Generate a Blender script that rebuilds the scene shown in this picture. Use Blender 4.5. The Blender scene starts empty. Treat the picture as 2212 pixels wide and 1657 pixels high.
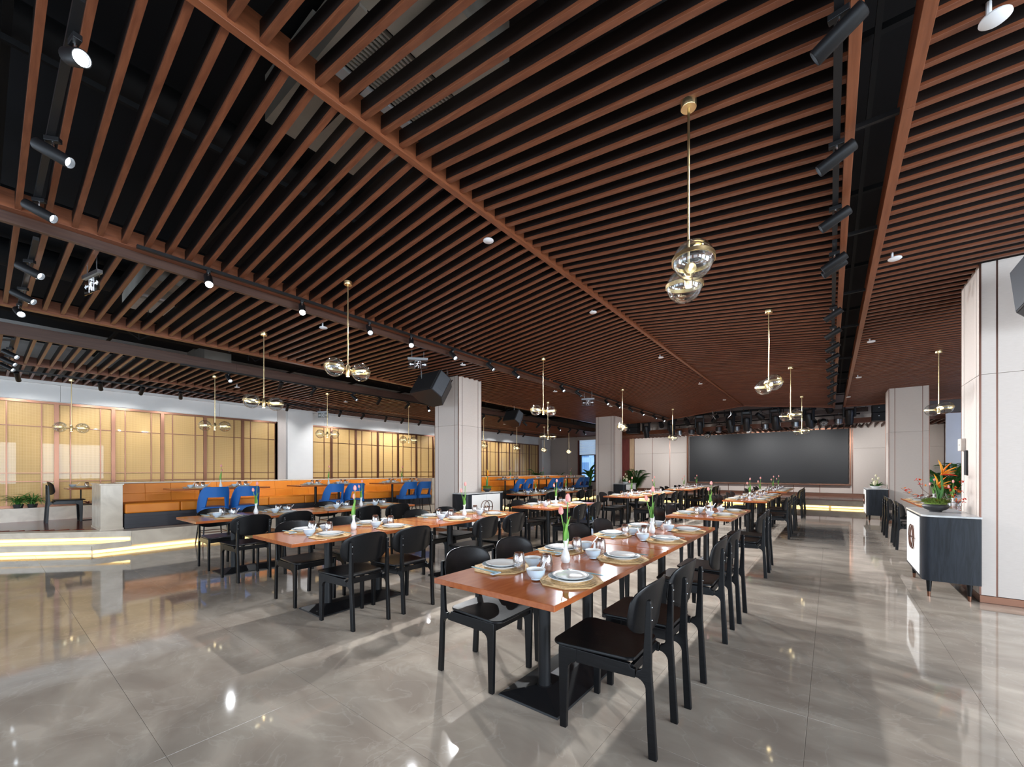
import bpy, math, random
from mathutils import Vector, Matrix
random.seed(7)
S = bpy.context.scene
COL = S.collection
PI = math.pi
# ---------------------------------------------------------------- camera
F_PX, W_PX, H_PX, HORIZON, EYE = 890.0, 2212.0, 1657.0, 1017.0, 1.36
YAW = math.atan2(688.0, F_PX)
cam_d = bpy.data.cameras.new('camera'); cam = bpy.data.objects.new('camera', cam_d); COL.objects.link(cam)
cam_d.sensor_width = 36.0; cam_d.sensor_fit = 'HORIZONTAL'
cam_d.lens = 36.0 * F_PX / W_PX
cam_d.shift_y = (HORIZON - H_PX / 2) / W_PX
cam_d.clip_start = 0.05; cam_d.clip_end = 300
cam.location = (0, 0, EYE); cam.rotation_euler = (PI / 2, 0, YAW)
S.camera = cam
# ---------------------------------------------------------------- world, exposure, daylight
world = bpy.data.worlds.new('world'); S.world = world; world.use_nodes = True
_bg = world.node_tree.nodes['Background']; _bg.inputs[0].default_value = (0.50, 0.72, 1.0, 1); _bg.inputs[1].default_value = 2.0
S.view_settings.view_transform = 'Standard'; S.view_settings.look = 'None'
S.view_settings.exposure = 0.25; S.view_settings.gamma = 1.0; S.view_settings.use_curve_mapping = False
def area_light(name, loc, rot, sx, sy, energy, color):
    l = bpy.data.lights.new(name, 'AREA'); l.shape = 'RECTANGLE'; l.size = sx; l.size_y = sy
    l.energy = energy; l.color = color
    o = bpy.data.objects.new(name, l); o.location = loc; o.rotation_euler = rot; COL.objects.link(o); return o
DAY = (0.80, 0.90, 1.0)
REAR_WINDOWS = [(-10.2, 3.2), (-5.8, 3.2), (-1.4, 3.2), (3.0, 3.2)]      # (centre x, width) in the wall behind the camera
SIDE_WINDOWS = [(-3.2, 2.4), (0.0, 2.4), (3.2, 2.4)]                      # (centre y, width) in the wall to the right
for x, w in REAR_WINDOWS: area_light('window_daylight', (x, -4.92, 1.75), (PI / 2, 0, 0), w - .1, 2.1, 85, DAY)
for y, w in SIDE_WINDOWS: area_light('window_daylight', (5.92, y, 1.75), (PI / 2, 0, PI / 2), w - .1, 2.1, 250, DAY)
SPOT_W = 3.8
# ---------------------------------------------------------------- materials
def mat(name, col, rough=.5, metal=0, coat=0, coat_rough=.03, spec=.5, emit=None, estr=0, trans=0, ior=1.45):
    m = bpy.data.materials.new(name); m.use_nodes = True
    b = m.node_tree.nodes['Principled BSDF']
    b.inputs['Base Color'].default_value = (*col, 1); b.inputs['Roughness'].default_value = rough
    b.inputs['Metallic'].default_value = metal; b.inputs['Coat Weight'].default_value = coat
    b.inputs['Coat Roughness'].default_value = coat_rough; b.inputs['Specular IOR Level'].default_value = spec
    b.inputs['Transmission Weight'].default_value = trans; b.inputs['IOR'].default_value = ior
    if emit: b.inputs['Emission Color'].default_value = (*emit, 1); b.inputs['Emission Strength'].default_value = estr
    return m
def noise_mat(name, c1, c2, scale=(5, 5, 5), nscale=4, detail=5, rough=.5, bump=0, bscale=None, coat=0, coat_rough=.03, metal=0, distort=0, space='Object', c3=None, spec=.5, rnd=0, ramp=(.3, .7)):
    m = mat(name, c1, rough, metal, coat, coat_rough, spec)
    nt = m.node_tree; N = nt.nodes; L = nt.links; b = N['Principled BSDF']
    tc = N.new('ShaderNodeTexCoord'); mp = N.new('ShaderNodeMapping'); mp.inputs['Scale'].default_value = scale
    if space == 'World':
        g = N.new('ShaderNodeNewGeometry'); L.new(g.outputs['Position'], mp.inputs[0])
    else: L.new(tc.outputs['Object'], mp.inputs[0])
    ns = N.new('ShaderNodeTexNoise'); ns.inputs['Scale'].default_value = nscale; ns.inputs['Detail'].default_value = detail; ns.inputs['Distortion'].default_value = distort
    L.new(mp.outputs[0], ns.inputs['Vector'])
    cr = N.new('ShaderNodeValToRGB'); cr.color_ramp.elements[0].position = ramp[0]; cr.color_ramp.elements[1].position = ramp[1]
    cr.color_ramp.elements[0].color = (*c1, 1); cr.color_ramp.elements[1].color = (*c2, 1)
    if c3: e = cr.color_ramp.elements.new(.55); e.color = (*c3, 1)
    L.new(ns.outputs['Fac'], cr.inputs[0])
    out = cr.outputs[0]
    if rnd:
        oi = N.new('ShaderNodeObjectInfo'); mr = N.new('ShaderNodeMapRange'); mr.inputs['To Min'].default_value = 1 - rnd; mr.inputs['To Max'].default_value = 1 + rnd
        L.new(oi.outputs['Random'], mr.inputs[0])
        hs = N.new('ShaderNodeHueSaturation'); L.new(mr.outputs[0], hs.inputs['Value']); L.new(out, hs.inputs['Color']); out = hs.outputs[0]
    L.new(out, b.inputs['Base Color'])
    if bump:
        bp = N.new('ShaderNodeBump'); bp.inputs['Strength'].default_value = bump; bp.inputs['Distance'].default_value = .01
        if bscale:
            n2 = N.new('ShaderNodeTexNoise'); n2.inputs['Scale'].default_value = bscale; n2.inputs['Detail'].default_value = 3
            L.new(mp.outputs[0], n2.inputs['Vector']); L.new(n2.outputs['Fac'], bp.inputs['Height'])
        else: L.new(ns.outputs['Fac'], bp.inputs['Height'])
        L.new(bp.outputs[0], b.inputs['Normal'])
    return m
M = {}
M['floor'] = noise_mat('polished_stone', (.33, .275, .225), (.50, .43, .355), (.7, 1.3, 1), 2.6, 12, .05, distort=.5, space='World', c3=(.42, .36, .295), ramp=(.36, .64), spec=.7, rnd=.03)
def _veins(m, c, amt):
    nt = m.node_tree; N = nt.nodes; L = nt.links; b = N['Principled BSDF']
    src = b.inputs['Base Color'].links[0].from_socket
    g = N.new('ShaderNodeNewGeometry'); v = N.new('ShaderNodeTexNoise'); v.inputs['Scale'].default_value = 3.2; v.inputs['Detail'].default_value = 9; v.inputs['Distortion'].default_value = .9
    L.new(g.outputs['Position'], v.inputs['Vector'])
    cr = N.new('ShaderNodeValToRGB'); e = cr.color_ramp.elements; e[0].position = .485; e[0].color = (0, 0, 0, 1); e[1].position = .5; e[1].color = (amt, amt, amt, 1)
    x = cr.color_ramp.elements.new(.515); x.color = (0, 0, 0, 1)
    L.new(v.outputs['Fac'], cr.inputs[0])
    mx = N.new('ShaderNodeMix'); mx.data_type = 'RGBA'; L.new(cr.outputs[0], mx.inputs['Factor']); L.new(src, mx.inputs['A']); mx.inputs['B'].default_value = (*c, 1)
    L.new(mx.outputs['Result'], b.inputs['Base Color'])
_veins(M['floor'], (.60, .54, .46), .22)
M['grout'] = mat('grout', (.30, .26, .22), .6)
M['marble'] = noise_mat('beige_marble', (.58, .49, .385), (.73, .635, .51), (1, 1, 1), 3.5, 9, .22, distort=1.2, space='World')
M['marble_top'] = noise_mat('grey_marble_top', (.42, .42, .42), (.60, .60, .59), (1, 1, 1), 4, 7, .22, distort=1.0, space='World')
M['slat'] = noise_mat('walnut_slat', (.125, .037, .016), (.20, .066, .029), (.6, 9, 9), 5, 6, .38, bump=.15, space='World', rnd=.06)
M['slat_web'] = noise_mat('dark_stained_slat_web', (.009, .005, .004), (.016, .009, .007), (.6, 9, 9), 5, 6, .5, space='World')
M['beam'] = noise_mat('walnut_beam', (.16, .050, .021), (.25, .083, .036), (9, .5, 9), 5, 6, .36, bump=.15, space='World')
M['beam_dark'] = noise_mat('dark_walnut_board', (.06, .028, .02), (.09, .045, .03), (9, .5, 9), 5, 6, .45, space='World')
M['slab'] = mat('black_soffit', (.006, .006, .008), .85)
M['duct'] = mat('black_duct', (.007, .0075, .009), .7)
M['ac'] = noise_mat('plaster_grey', (.42, .39, .34), (.55, .52, .46), (1, 1, 1), 3, 6, .7)
M['wallcloth'] = noise_mat('cream_fabric_wall', (.56, .49, .44), (.62, .55, .50), (2, 2, 40), 9, 4, .6, bump=.12, bscale=60, space='World')
M['wallgrey'] = noise_mat('taupe_fabric_wall', (.48, .405, .355), (.54, .46, .405), (2, 2, 40), 9, 4, .65, bump=.12, bscale=60, space='World')
M['wallwhite'] = noise_mat('white_plaster', (.74, .72, .69), (.80, .78, .75), (1, 1, 1), 2, 5, .55, space='World')
M['copper'] = mat('copper_trim', (.24, .12, .08), .34, 1)
M['copper_dark'] = mat('rose_bronze', (.19, .10, .075), .34, 1)
M['brass'] = mat('brushed_brass', (.83, .66, .36), .28, 1)
M['black_wood'] = noise_mat('black_ash', (.0035, .0035, .004), (.007, .007, .008), (3, 30, 30), 4, 5, .32, bump=.04, spec=.3)
M['ash_cabinet'] = noise_mat('black_ash_cabinet', (.0035, .0045, .007), (.016, .020, .028), (9, 9, .8), 3.2, 5, .42, bump=.05, distort=1.4, spec=.35)
M['black_metal'] = mat('black_powder_coat', (.008, .008, .009), .45, spec=.4)
M['black_plastic'] = mat('black_plastic', (.016, .016, .018), .38)
M['table'] = noise_mat('cherry_tabletop', (.30, .075, .022), (.385, .115, .038), (8, 1.1, 8), 4, 7, .13, spec=.38, distort=.5, space='World')
M['orange'] = noise_mat('orange_leather', (.70, .20, .012), (.78, .26, .022), (1, 1, 1), 3, 3, .45, bump=.1, bscale=90)
M['blue'] = noise_mat('blue_leather', (.010, .10, .34), (.015, .125, .41), (1, 1, 1), 3, 3, .42, bump=.1, bscale=90)
M['darkbase'] = noise_mat('charcoal_wood_plinth', (.022, .022, .028), (.04, .04, .048), (1, .3, 12), 5, 5, .35, space='World')
M['deck'] = noise_mat('dark_red_planks', (.13, .028, .016), (.22, .055, .032), (12, .6, 1), 4, 6, .16, space='World', rnd=.12, spec=.25)
M['porcelain'] = mat('white_porcelain', (.80, .80, .79), .12, coat=.5)
M['bluerim'] = mat('blue_grey_glaze', (.30, .37, .40), .2, coat=.4)
M['bluebowl'] = mat('pale_blue_glaze', (.50, .60, .68), .2, coat=.4)
M['chop'] = mat('turquoise_grey_lacquer', (.24, .38, .40), .3)
def straw():
    m = noise_mat('woven_straw', (.50, .30, .12), (.95, .70, .40), (1, 1, 1), 70, 3, .7, bump=.6)
    return m
M['straw'] = straw()
M['straw_rim'] = mat('braided_straw', (.60, .40, .19), .7)
M['glass'] = mat('clear_glass', (1, 1, 1), .0, trans=1, ior=1.45)
M['globe'] = None
def thin_glass(name, tint, base=.06):
    m = bpy.data.materials.new(name); m.use_nodes = True; nt = m.node_tree; N = nt.nodes; L = nt.links
    for n in list(N): N.remove(n)
    o = N.new('ShaderNodeOutputMaterial'); t = N.new('ShaderNodeBsdfTransparent'); t.inputs[0].default_value = (*tint, 1)
    g = N.new('ShaderNodeBsdfGlossy'); g.inputs['Roughness'].default_value = .02
    lw = N.new('ShaderNodeLayerWeight'); lw.inputs['Blend'].default_value = .3
    mr = N.new('ShaderNodeMapRange'); mr.inputs['To Min'].default_value = base; mr.inputs['To Max'].default_value = .95
    L.new(lw.outputs['Facing'], mr.inputs[0])
    mx = N.new('ShaderNodeMixShader'); L.new(mr.outputs[0], mx.inputs[0]); L.new(t.outputs[0], mx.inputs[1]); L.new(g.outputs[0], mx.inputs[2]); L.new(mx.outputs[0], o.inputs[0])
    return m
M['globe'] = thin_glass('clear_globe_glass', (.93, .96, .97), .07)
M['tumbler'] = thin_glass('clear_tumbler_glass', (.93, .92, .92), .12)
M['tumbler_base'] = mat('brown_thick_glass', (.10, .035, .02), .08, coat=1)
M['pane'] = thin_glass('window_glass', (.85, .93, 1.0), .06)
M['plate_glass'] = thin_glass('sign_glass', (.80, .84, .84), .12)
def gold_screen():
    m = mat('gold_mesh_behind_glass', (.60, .42, .18), .5, coat=.32, coat_rough=.015)
    nt = m.node_tree; N = nt.nodes; L = nt.links; b = N['Principled BSDF']
    g = N.new('ShaderNodeNewGeometry'); sp = N.new('ShaderNodeSeparateXYZ'); L.new(g.outputs['Position'], sp.inputs[0])
    def wave(sock, k):
        a = N.new('ShaderNodeMath'); a.operation = 'MULTIPLY'; a.inputs[1].default_value = k; L.new(sock, a.inputs[0])
        s_ = N.new('ShaderNodeMath'); s_.operation = 'SINE'; L.new(a.outputs[0], s_.inputs[0]); return s_.outputs[0]
    w1 = wave(sp.outputs['Y'], 2 * PI / .021); w2 = wave(sp.outputs['Z'], 2 * PI / .024)
    mx = N.new('ShaderNodeMath'); mx.operation = 'MAXIMUM'; L.new(w1, mx.inputs[0]); L.new(w2, mx.inputs[1])
    mr = N.new('ShaderNodeMapRange'); mr.inputs['From Min'].default_value = .2; mr.inputs['From Max'].default_value = 1; L.new(mx.outputs[0], mr.inputs[0])
    cm = N.new('ShaderNodeMix'); cm.data_type = 'RGBA'; L.new(mr.outputs[0], cm.inputs['Factor'])
    cm.inputs['A'].default_value = (.52, .30, .088, 1); cm.inputs['B'].default_value = (.70, .47, .20, 1)
    L.new(cm.outputs['Result'], b.inputs['Base Color'])
    return m
M['gold'] = gold_screen()
M['glow'] = mat('warm_step_light', (.9, .8, .5), .5, emit=(1, .76, .28), estr=3.0)
M['lens'] = mat('lit_lamp_lens', (1, 1, 1), .3, emit=(.80, .90, 1), estr=5)
M['lens_hot'] = mat('very_bright_lamp_lens', (1, 1, 1), .3, emit=(.95, .97, 1), estr=90)
M['bulb'] = mat('warm_bulb', (1, .95, .8), .3, emit=(1, .86, .55), estr=12)
M['ledscreen'] = noise_mat('led_wall_surface', (.010, .010, .011), (.016, .016, .018), (1, 1, 1), 60, 2, .5, spec=.5, space='World')
M['white_plastic'] = mat('white_plastic', (.75, .76, .78), .4)
M['chrome'] = mat('chrome', (.78, .79, .80), .14, 1)
M['alu'] = mat('dull_aluminium', (.50, .52, .54), .32, 1)
M['reddoor'] = noise_mat('dark_red_wood', (.10, .018, .016), (.14, .03, .024), (6, 6, 1), 3, 3, .4, space='World')
M['stagefloor'] = noise_mat('stage_boards', (.30, .15, .11), (.38, .20, .15), (1, 1, 1), 3, 4, .2, space='World')
M['tan'] = noise_mat('tan_wood_panel', (.42, .28, .17), (.52, .36, .23), (14, 14, 1), 3, 4, .45, space='World')
M['darkframe'] = mat('dark_bronze_frame', (.035, .022, .02), .4)
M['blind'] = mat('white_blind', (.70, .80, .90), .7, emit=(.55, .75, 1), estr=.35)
M['leaf'] = noise_mat('green_leaf', (.03, .12, .018), (.08, .25, .045), (1, 1, 1), 9, 3, .42)
M['leaf_light'] = noise_mat('bright_green_leaf', (.13, .32, .05), (.22, .46, .09), (1, 1, 1), 9, 3, .42)
M['moss'] = noise_mat('moss', (.10, .17, .02), (.20, .28, .045), (1, 1, 1), 40, 3, .85)
M['stem'] = mat('green_stem', (.16, .34, .06), .45)
M['twig'] = mat('brown_twig', (.10, .05, .03), .6)
M['petal_pink'] = noise_mat('pink_petal', (.78, .24, .24), (.90, .46, .40), (1, 1, 8), 6, 2, .5)
M['petal_orange'] = mat('orange_petal', (.90, .26, .02), .45)
M['petal_yellow'] = mat('yellow_orange_petal', (.95, .47, .03), .45)
M['petal_red'] = mat('red_petal', (.66, .05, .02), .5)
M['petal_cream'] = mat('cream_petal', (.72, .66, .45), .5)
M['facade'] = noise_mat('pale_building', (.45, .52, .60), (.55, .62, .70), (1, 1, 1), 3, 3, .8)
M['facade_win'] = mat('blue_window', (.12, .24, .36), .2)
M['green_sign'] = mat('green_sign', (.01, .12, .05), .4, emit=(.05, .6, .25), estr=.3)
M['logo'] = mat('white_logo', (.85, .85, .87), .4)
M['grille'] = noise_mat('speaker_grille', (.007, .007, .008), (.02, .02, .021), (1, 1, 1), 260, 1, .6)
M['pvgrey'] = mat('grey_box_side', (.075, .083, .095), .45)
M['terracotta'] = mat('dark_pot', (.03, .03, .032), .5)
M['straw_pot'] = noise_mat('woven_pot', (.55, .45, .28), (.7, .6, .4), (1, 1, 1), 30, 3, .8)
# ---------------------------------------------------------------- mesh builder
class MB:
    def __init__(s, T=None): s.v = []; s.f = []; s.T = T
    def _add(s, vs, fs, T=None):
        n = len(s.v); T = T or s.T
        s.v += [tuple((T @ Vector(p)) if T else p) for p in vs]
        s.f += [tuple(i + n for i in f) for f in fs]; return s
    def box(s, x0, x1, y0, y1, z0, z1, T=None):
        vs = [(x0, y0, z0), (x1, y0, z0), (x1, y1, z0), (x0, y1, z0), (x0, y0, z1), (x1, y0, z1), (x1, y1, z1), (x0, y1, z1)]
        return s._add(vs, [(3, 2, 1, 0), (4, 5, 6, 7), (0, 1, 5, 4), (1, 2, 6, 5), (2, 3, 7, 6), (3, 0, 4, 7)], T)
    def frustum(s, b, t, z0, z1):     # b, t = (x0,x1,y0,y1)
        vs = [(b[0], b[2], z0), (b[1], b[2], z0), (b[1], b[3], z0), (b[0], b[3], z0), (t[0], t[2], z1), (t[1], t[2], z1), (t[1], t[3], z1), (t[0], t[3], z1)]
        return s._add(vs, [(3, 2, 1, 0), (4, 5, 6, 7), (0, 1, 5, 4), (1, 2, 6, 5), (2, 3, 7, 6), (3, 0, 4, 7)])
    def prism(s, poly, a0, a1, plane='xz', yf=None, T=None):
        n = len(poly); vs = []
        for a in (a0, a1):
            for p, q in poly:
                if plane == 'xz': vs.append((p, a + (yf(p) if yf else 0), q))
                elif plane == 'yz': vs.append((a, p, q))
                else: vs.append((p, q, a))
        fs = [tuple(range(n))[::-1], tuple(range(n, 2 * n))] + [(i, (i + 1) % n, n + (i + 1) % n, n + i) for i in range(n)]
        return s._add(vs, fs, T)
    def tube(s, pts, r, n=8, cap=True, T=None):
        pts = [Vector(p) for p in pts]; rs = r if isinstance(r, (list, tuple)) else [r] * len(pts)
        vs = []; up = None
        for i, p in enumerate(pts):
            d = (pts[min(i + 1, len(pts) - 1)] - pts[max(i - 1, 0)]).normalized()
            if up is None: up = Vector((0, 0, 1)) if abs(d.z) < .9 else Vector((1, 0, 0))
            a = d.cross(up).normalized(); b = d.cross(a).normalized(); up = -b if False else up
            for k in range(n):
                t = 2 * PI * k / n; vs.append(tuple(p + a * (math.cos(t) * rs[i]) + b * (math.sin(t) * rs[i])))
        fs = []
        for i in range(len(pts) - 1):
            for k in range(n): fs.append((i * n + k, i * n + (k + 1) % n, (i + 1) * n + (k + 1) % n, (i + 1) * n + k))
        if cap: fs.append(tuple(range(n))[::-1]); fs.append(tuple((len(pts) - 1) * n + k for k in range(n)))
        return s._add(vs, fs, T)
    def lathe(s, prof, n=20, T=None, rib=0, ribn=0, cap=True):
        vs = []; fs = []
        for r, z in prof:
            for k in range(n):
                t = 2 * PI * k / n; rr = r * (1 + (rib if ribn and k % 2 else 0)); vs.append((rr * math.cos(t), rr * math.sin(t), z))
        for i in range(len(prof) - 1):
            for k in range(n): fs.append((i * n + k, i * n + (k + 1) % n, (i + 1) * n + (k + 1) % n, (i + 1) * n + k))
        closed = abs(prof[0][0] - prof[-1][0]) < 1e-6 and abs(prof[0][1] - prof[-1][1]) < 1e-6
        if prof[0][0] > 1e-6 and not closed and cap: fs.append(tuple(range(n))[::-1])
        if prof[-1][0] > 1e-6 and not closed and cap: fs.append(tuple((len(prof) - 1) * n + k for k in range(n)))
        return s._add(vs, fs, T)
    def sphere(s, c, r, n=16, m=8, sc=(1, 1, 1)):
        prof = [(max(1e-7, r * math.sin(PI * i / m)), -r * math.cos(PI * i / m)) for i in range(m + 1)]
        return s.lathe(prof, n, Matrix.Translation(c) @ Matrix.Diagonal((*sc, 1)))
    def ring(s, c, R, w, t, n=28, T=None):  # flat band ring about z
        return s.lathe([(R, -w / 2), (R + t, -w / 2), (R + t, w / 2), (R, w / 2), (R, -w / 2)], n, (T or s.T or Matrix()) @ Matrix.Translation(c))
    def leaf(s, p, az, length, width, rise=1.0, droop=1.5, seg=6, fold=.25, th=None):
        p = Vector(p); h = Vector((math.cos(az), math.sin(az), 0)); side = Vector((-h.y, h.x, 0))
        vs = []; a = rise; pos = p.copy(); st = length / seg
        for i in range(seg + 1):
            t = i / seg; w = width * (math.sin(PI * min(1, .12 + t * .88)) ** .7 if t < 1 else .02)
            d = h * math.cos(a) + Vector((0, 0, 1)) * math.sin(a); nrm = side.cross(d)
            vs += [tuple(pos - side * w / 2 - nrm * w * fold), tuple(pos), tuple(pos + side * w / 2 - nrm * w * fold)]
            pos = pos + d * st; a -= droop / seg
        fs = []
        for i in range(seg):
            b = i * 3; fs += [(b, b + 1, b + 4, b + 3), (b + 1, b + 2, b + 5, b + 4)]
        return s._add(vs, fs)
    def build(s, name, m, parent=None, smooth=False, kind=None, bevel=0):
        me = bpy.data.meshes.new(name); me.from_pydata(s.v, [], s.f); me.validate(); me.update()
        if smooth:
            for p in me.polygons: p.use_smooth = True
            try: me.set_sharp_from_angle(angle=math.radians(38))
            except Exception: pass
        me.materials.append(M[m] if isinstance(m, str) else m)
        o = bpy.data.objects.new(name, me); COL.objects.link(o)
        if parent: o.parent = parent
        if kind: o['kind'] = kind
        if bevel:
            b = o.modifiers.new('bevel', 'BEVEL'); b.width = bevel; b.segments = 2; b.limit_method = 'ANGLE'; b.angle_limit = math.radians(40)
        return o
def tag(o, label, cat, group=None):
    o['label'] = label; o['category'] = cat
    if group: o['group'] = group
    return o
def thing(name, label=None, cat=None, loc=(0, 0, 0), rz=0, group=None):
    o = bpy.data.objects.new(name, None); o.empty_display_size = .1; COL.objects.link(o); o.location = loc; o.rotation_euler = (0, 0, rz)
    if label: tag(o, label, cat, group)
    return o
def kids(o): return [c for c in ALL_KIDS.get(o.name, [])]
def copy_tree(o, parent=None):
    c = o.copy(); COL.objects.link(c)
    for k in ('label', 'category', 'group'):
        if parent is None and k in c: del c[k]
    if parent is not None: c.parent = parent
    for ch in list(o.children): copy_tree(ch, c)
    return c
class Proto:
    """first use hands out the prototype itself, later uses copies"""
    def __init__(s, make): s.o = make(); s.used = False
    def place(s, loc, rz=0, label='', cat='', group=None, rot=None):
        o = s.o if not s.used else copy_tree(s.o)
        s.used = True
        o.location = loc; o.rotation_euler = rot if rot else (0, 0, rz)
        tag(o, label, cat, group); return o
def struct(o): o['kind'] = 'structure'; return o
def box_obj(name, b, m, parent=None, bevel=0, kind=None): return MB().box(*b).build(name, m, parent, bevel=bevel, kind=kind)
ORD = ['first', 'second', 'third', 'fourth', 'fifth', 'sixth', 'seventh', 'eighth', 'ninth', 'tenth', 'eleventh', 'twelfth', 'thirteenth', 'fourteenth', 'fifteenth', 'sixteenth', 'seventeenth', 'eighteenth', 'nineteenth', 'twentieth']
# ================================================================ SETTING
YF, YB = -5.0, 21.3          # wall behind camera, stage wall
XL, XR = -13.5, 6.0
STAGE_Y, STAGE_Z = 18.85, .32
PX = -9.46                   # platform front
PZ = .33
# floor
fl = struct(box_obj('floor', (XL, XR, YF, YB, -.12, -.006), 'grout'))
tiles = []
TX, TY = .8, .75
ix = -13
x = -.1 + ix * TX
while x < XR:
    j = -9; y = 1.295 + j * TY
    while y < STAGE_Y + .7:
        x0, x1, y0, y1 = max(x, XL), min(x + TX, XR), max(y, YF), min(y + TY, STAGE_Y + .7)
        cx, cy = (x0 + x1) / 2, (y0 + y1) / 2
        if x1 - x0 > .05 and x1 > -11.2 and y1 - y0 > .05:
            D = -cx * math.sin(YAW) + cy * math.cos(YAW); R = cx * math.cos(YAW) + cy * math.sin(YAW)
            vis = D > .6 and abs(R) < D * 1.35 and cx > -10.3
            tiles.append((0 if vis else 1, D, x0, x1, y0, y1))
        y += TY
    x += TX
tiles.sort()
rest = MB()
base_tile = None
for i, (nv, D, x0, x1, y0, y1) in enumerate(tiles):
    g = .0007
    if nv == 0 and i < 290:
        full = abs(x1 - x0 - TX) < 1e-3 and abs(y1 - y0 - TY) < 1e-3
        if full:
            if base_tile is None: base_tile = MB().box(-TX / 2 + g, TX / 2 - g, -TY / 2 + g, TY / 2 - g, -.006, 0).build('tile', 'floor', fl, bevel=.0008); t = base_tile
            else: t = base_tile.copy(); COL.objects.link(t)
            t.location = ((x0 + x1) / 2, (y0 + y1) / 2, 0)
        else: box_obj('tile', (x0 + g, x1 - g, y0 + g, y1 - g, -.006, 0), 'floor', fl)
    else: rest.box(x0 + g, x1 - g, y0 + g, y1 - g, -.006, 0)
rest.build('far_tiles', 'floor', fl, kind='stuff')
# raised platform on the left with two lit steps at its angled corner
LO = (-11.47, -1.0); UP = (-11.84, -1.0)        # where the angled steps run on, outside the left edge of the view
plat = struct(MB().prism([(PX - .12, 21.3), (PX - .12, 1.68), (UP[0] - .10, UP[1]), (XL, UP[1]), (XL, 21.3)][::-1], 0, PZ - .03, 'xy').build('platform', 'marble'))
MB().prism([(PX, 19.0), (PX, 1.60), (PX - .40, 1.60), (PX - .40, 19.0)][::-1], PZ - .03, PZ, 'xy').build('edge_slab', 'marble', plat)
MB().prism([(PX, 1.597), UP, (UP[0] - .26, UP[1]), (PX - .40, 1.597)][::-1], PZ - .03, PZ, 'xy').build('edge_slab', 'marble', plat)
MB().prism([(PX, 1.597), (PX, 1.12), LO, (XL, LO[1]), (XL, .4), (-10.8, .4), (-9.75, 1.597)], .135, .165, 'xy').build('tread_slab', 'marble', plat)
def face(p, q, z0, z1, off, th, nm='riser', m='marble'):
    d = Vector((q[0] - p[0], q[1] - p[1], 0)).normalized(); nn = Vector((d.y, -d.x, 0))
    if nn.x > 0: nn = -nn
    a0, a1 = nn * off, nn * (off + th)
    MB().prism([(p[0] + a0.x, p[1] + a0.y), (q[0] + a0.x, q[1] + a0.y), (q[0] + a1.x, q[1] + a1.y), (p[0] + a1.x, p[1] + a1.y)], z0, z1, 'xy').build(nm, m, plat)
face((PX, 21.2), (PX, 1.60), .095, PZ - .031, .004, .09)
face((PX, 1.597), (PX, 1.12), .07, .134, .004, .09); face((PX, 1.11), LO, .07, .134, .004, .09)
face((PX, 1.59), UP, .235, .299, .004, .09)
face((PX, 21.2), (PX, 1.60), .012, .05, .050, .02, 'light_strip', 'glow'); face((PX, 1.60), (PX, 1.14), .012, .05, .050, .02, 'light_strip', 'glow')
face((PX - .02, 1.13), LO, .012, .05, .050, .02, 'light_strip', 'glow'); face((PX - .02, 1.57), UP, .175, .21, .050, .02, 'light_strip', 'glow')
face((PX, 21.2), (PX, 1.12), 0, .10, .075, .04); face((PX - .02, 1.13), LO, 0, .10, .075, .04); face((PX - .02, 1.57), UP, .166, .24, .075, .04)
box_obj('end_block', (PX - .2, PX - .02, 1.585, 1.70, .096, .299), 'marble', plat)
# wood planks on the platform
xx = PX - .403
while xx > -12.9:
    y0 = max(-.97, 1.597 + (xx + .40 - PX) * 1.092 + .02)
    MB().box(max(xx - .145, -12.9), xx - .003, y0, 21.2, PZ - .03, PZ + .001).build('plank', 'deck', plat); xx -= .148
# planter ledge along the gold wall
pl = struct(MB().box(-12.98, -12.9, -.98, 21.2, PZ, .60).build('planter_front', 'marble')); pl.name = 'trim_1'
box_obj('planter_soil', (XL, -12.98, -.98, 21.2, PZ, .585), 'marble', pl)
# ---- walls
def cut_wall(name, axis, a, lo, hi, z0, z1, holes, th, m):
    """holes: (centre, width, zlo, zhi)"""
    o = thing(name); struct(o)
    edges = sorted(holes); cur = lo
    def bx(p, q, za, zb, nm='wall_section'):
        if axis == 'y': MB().box(p, q, a, a + th, za, zb).build(nm, m, o)
        else: MB().box(a, a + th, p, q, za, zb).build(nm, m, o)
    for c, w, za, zb in edges:
        bx(cur, c - w / 2, z0, z1); bx(c - w / 2, c + w / 2, z0, za); bx(c - w / 2, c + w / 2, zb, z1); cur = c + w / 2
    bx(cur, hi, z0, z1); return o
CEIL = 4.5
wl = struct(box_obj('wall_left', (XL - .2, XL, YF, YB, 0, CEIL), 'wallwhite'))
cut_wall('wall_rear', 'y', YF - .15, XL, XR + .2, 0, CEIL, [(x, w, .65, 2.85) for x, w in REAR_WINDOWS], .15, 'wallwhite')
cut_wall('wall_right', 'x', XR, YF, YB, 0, CEIL, [(y, w, .65, 2.85) for y, w in SIDE_WINDOWS], .15, 'wallwhite')
for i, (c, w) in enumerate(REAR_WINDOWS):
    o = struct(thing('window_%d' % (i + 1), loc=(c, YF - .08, 1.75)))
    for s in (-1, 0, 1): box_obj('mullion', (s * w / 2 - .03, s * w / 2 + .03, -.03, .03, -1.1, 1.1), 'darkframe', o)
    for s in (-1, 1): box_obj('rail', (-w / 2, w / 2, -.03, .03, s * 1.07 - .03, s * 1.07 + .03), 'darkframe', o)
for i, (c, w) in enumerate(SIDE_WINDOWS):
    o = struct(thing('window_%d' % (i + 5), loc=(XR + .07, c, 1.75)))
    for s in (-1, 0, 1): box_obj('mullion', (-.03, .03, s * w / 2 - .03, s * w / 2 + .03, -1.1, 1.1), 'darkframe', o)
    for s in (-1, 1): box_obj('rail', (-.03, .03, -w / 2, w / 2, s * 1.07 - .03, s * 1.07 + .03), 'darkframe', o)
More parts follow.
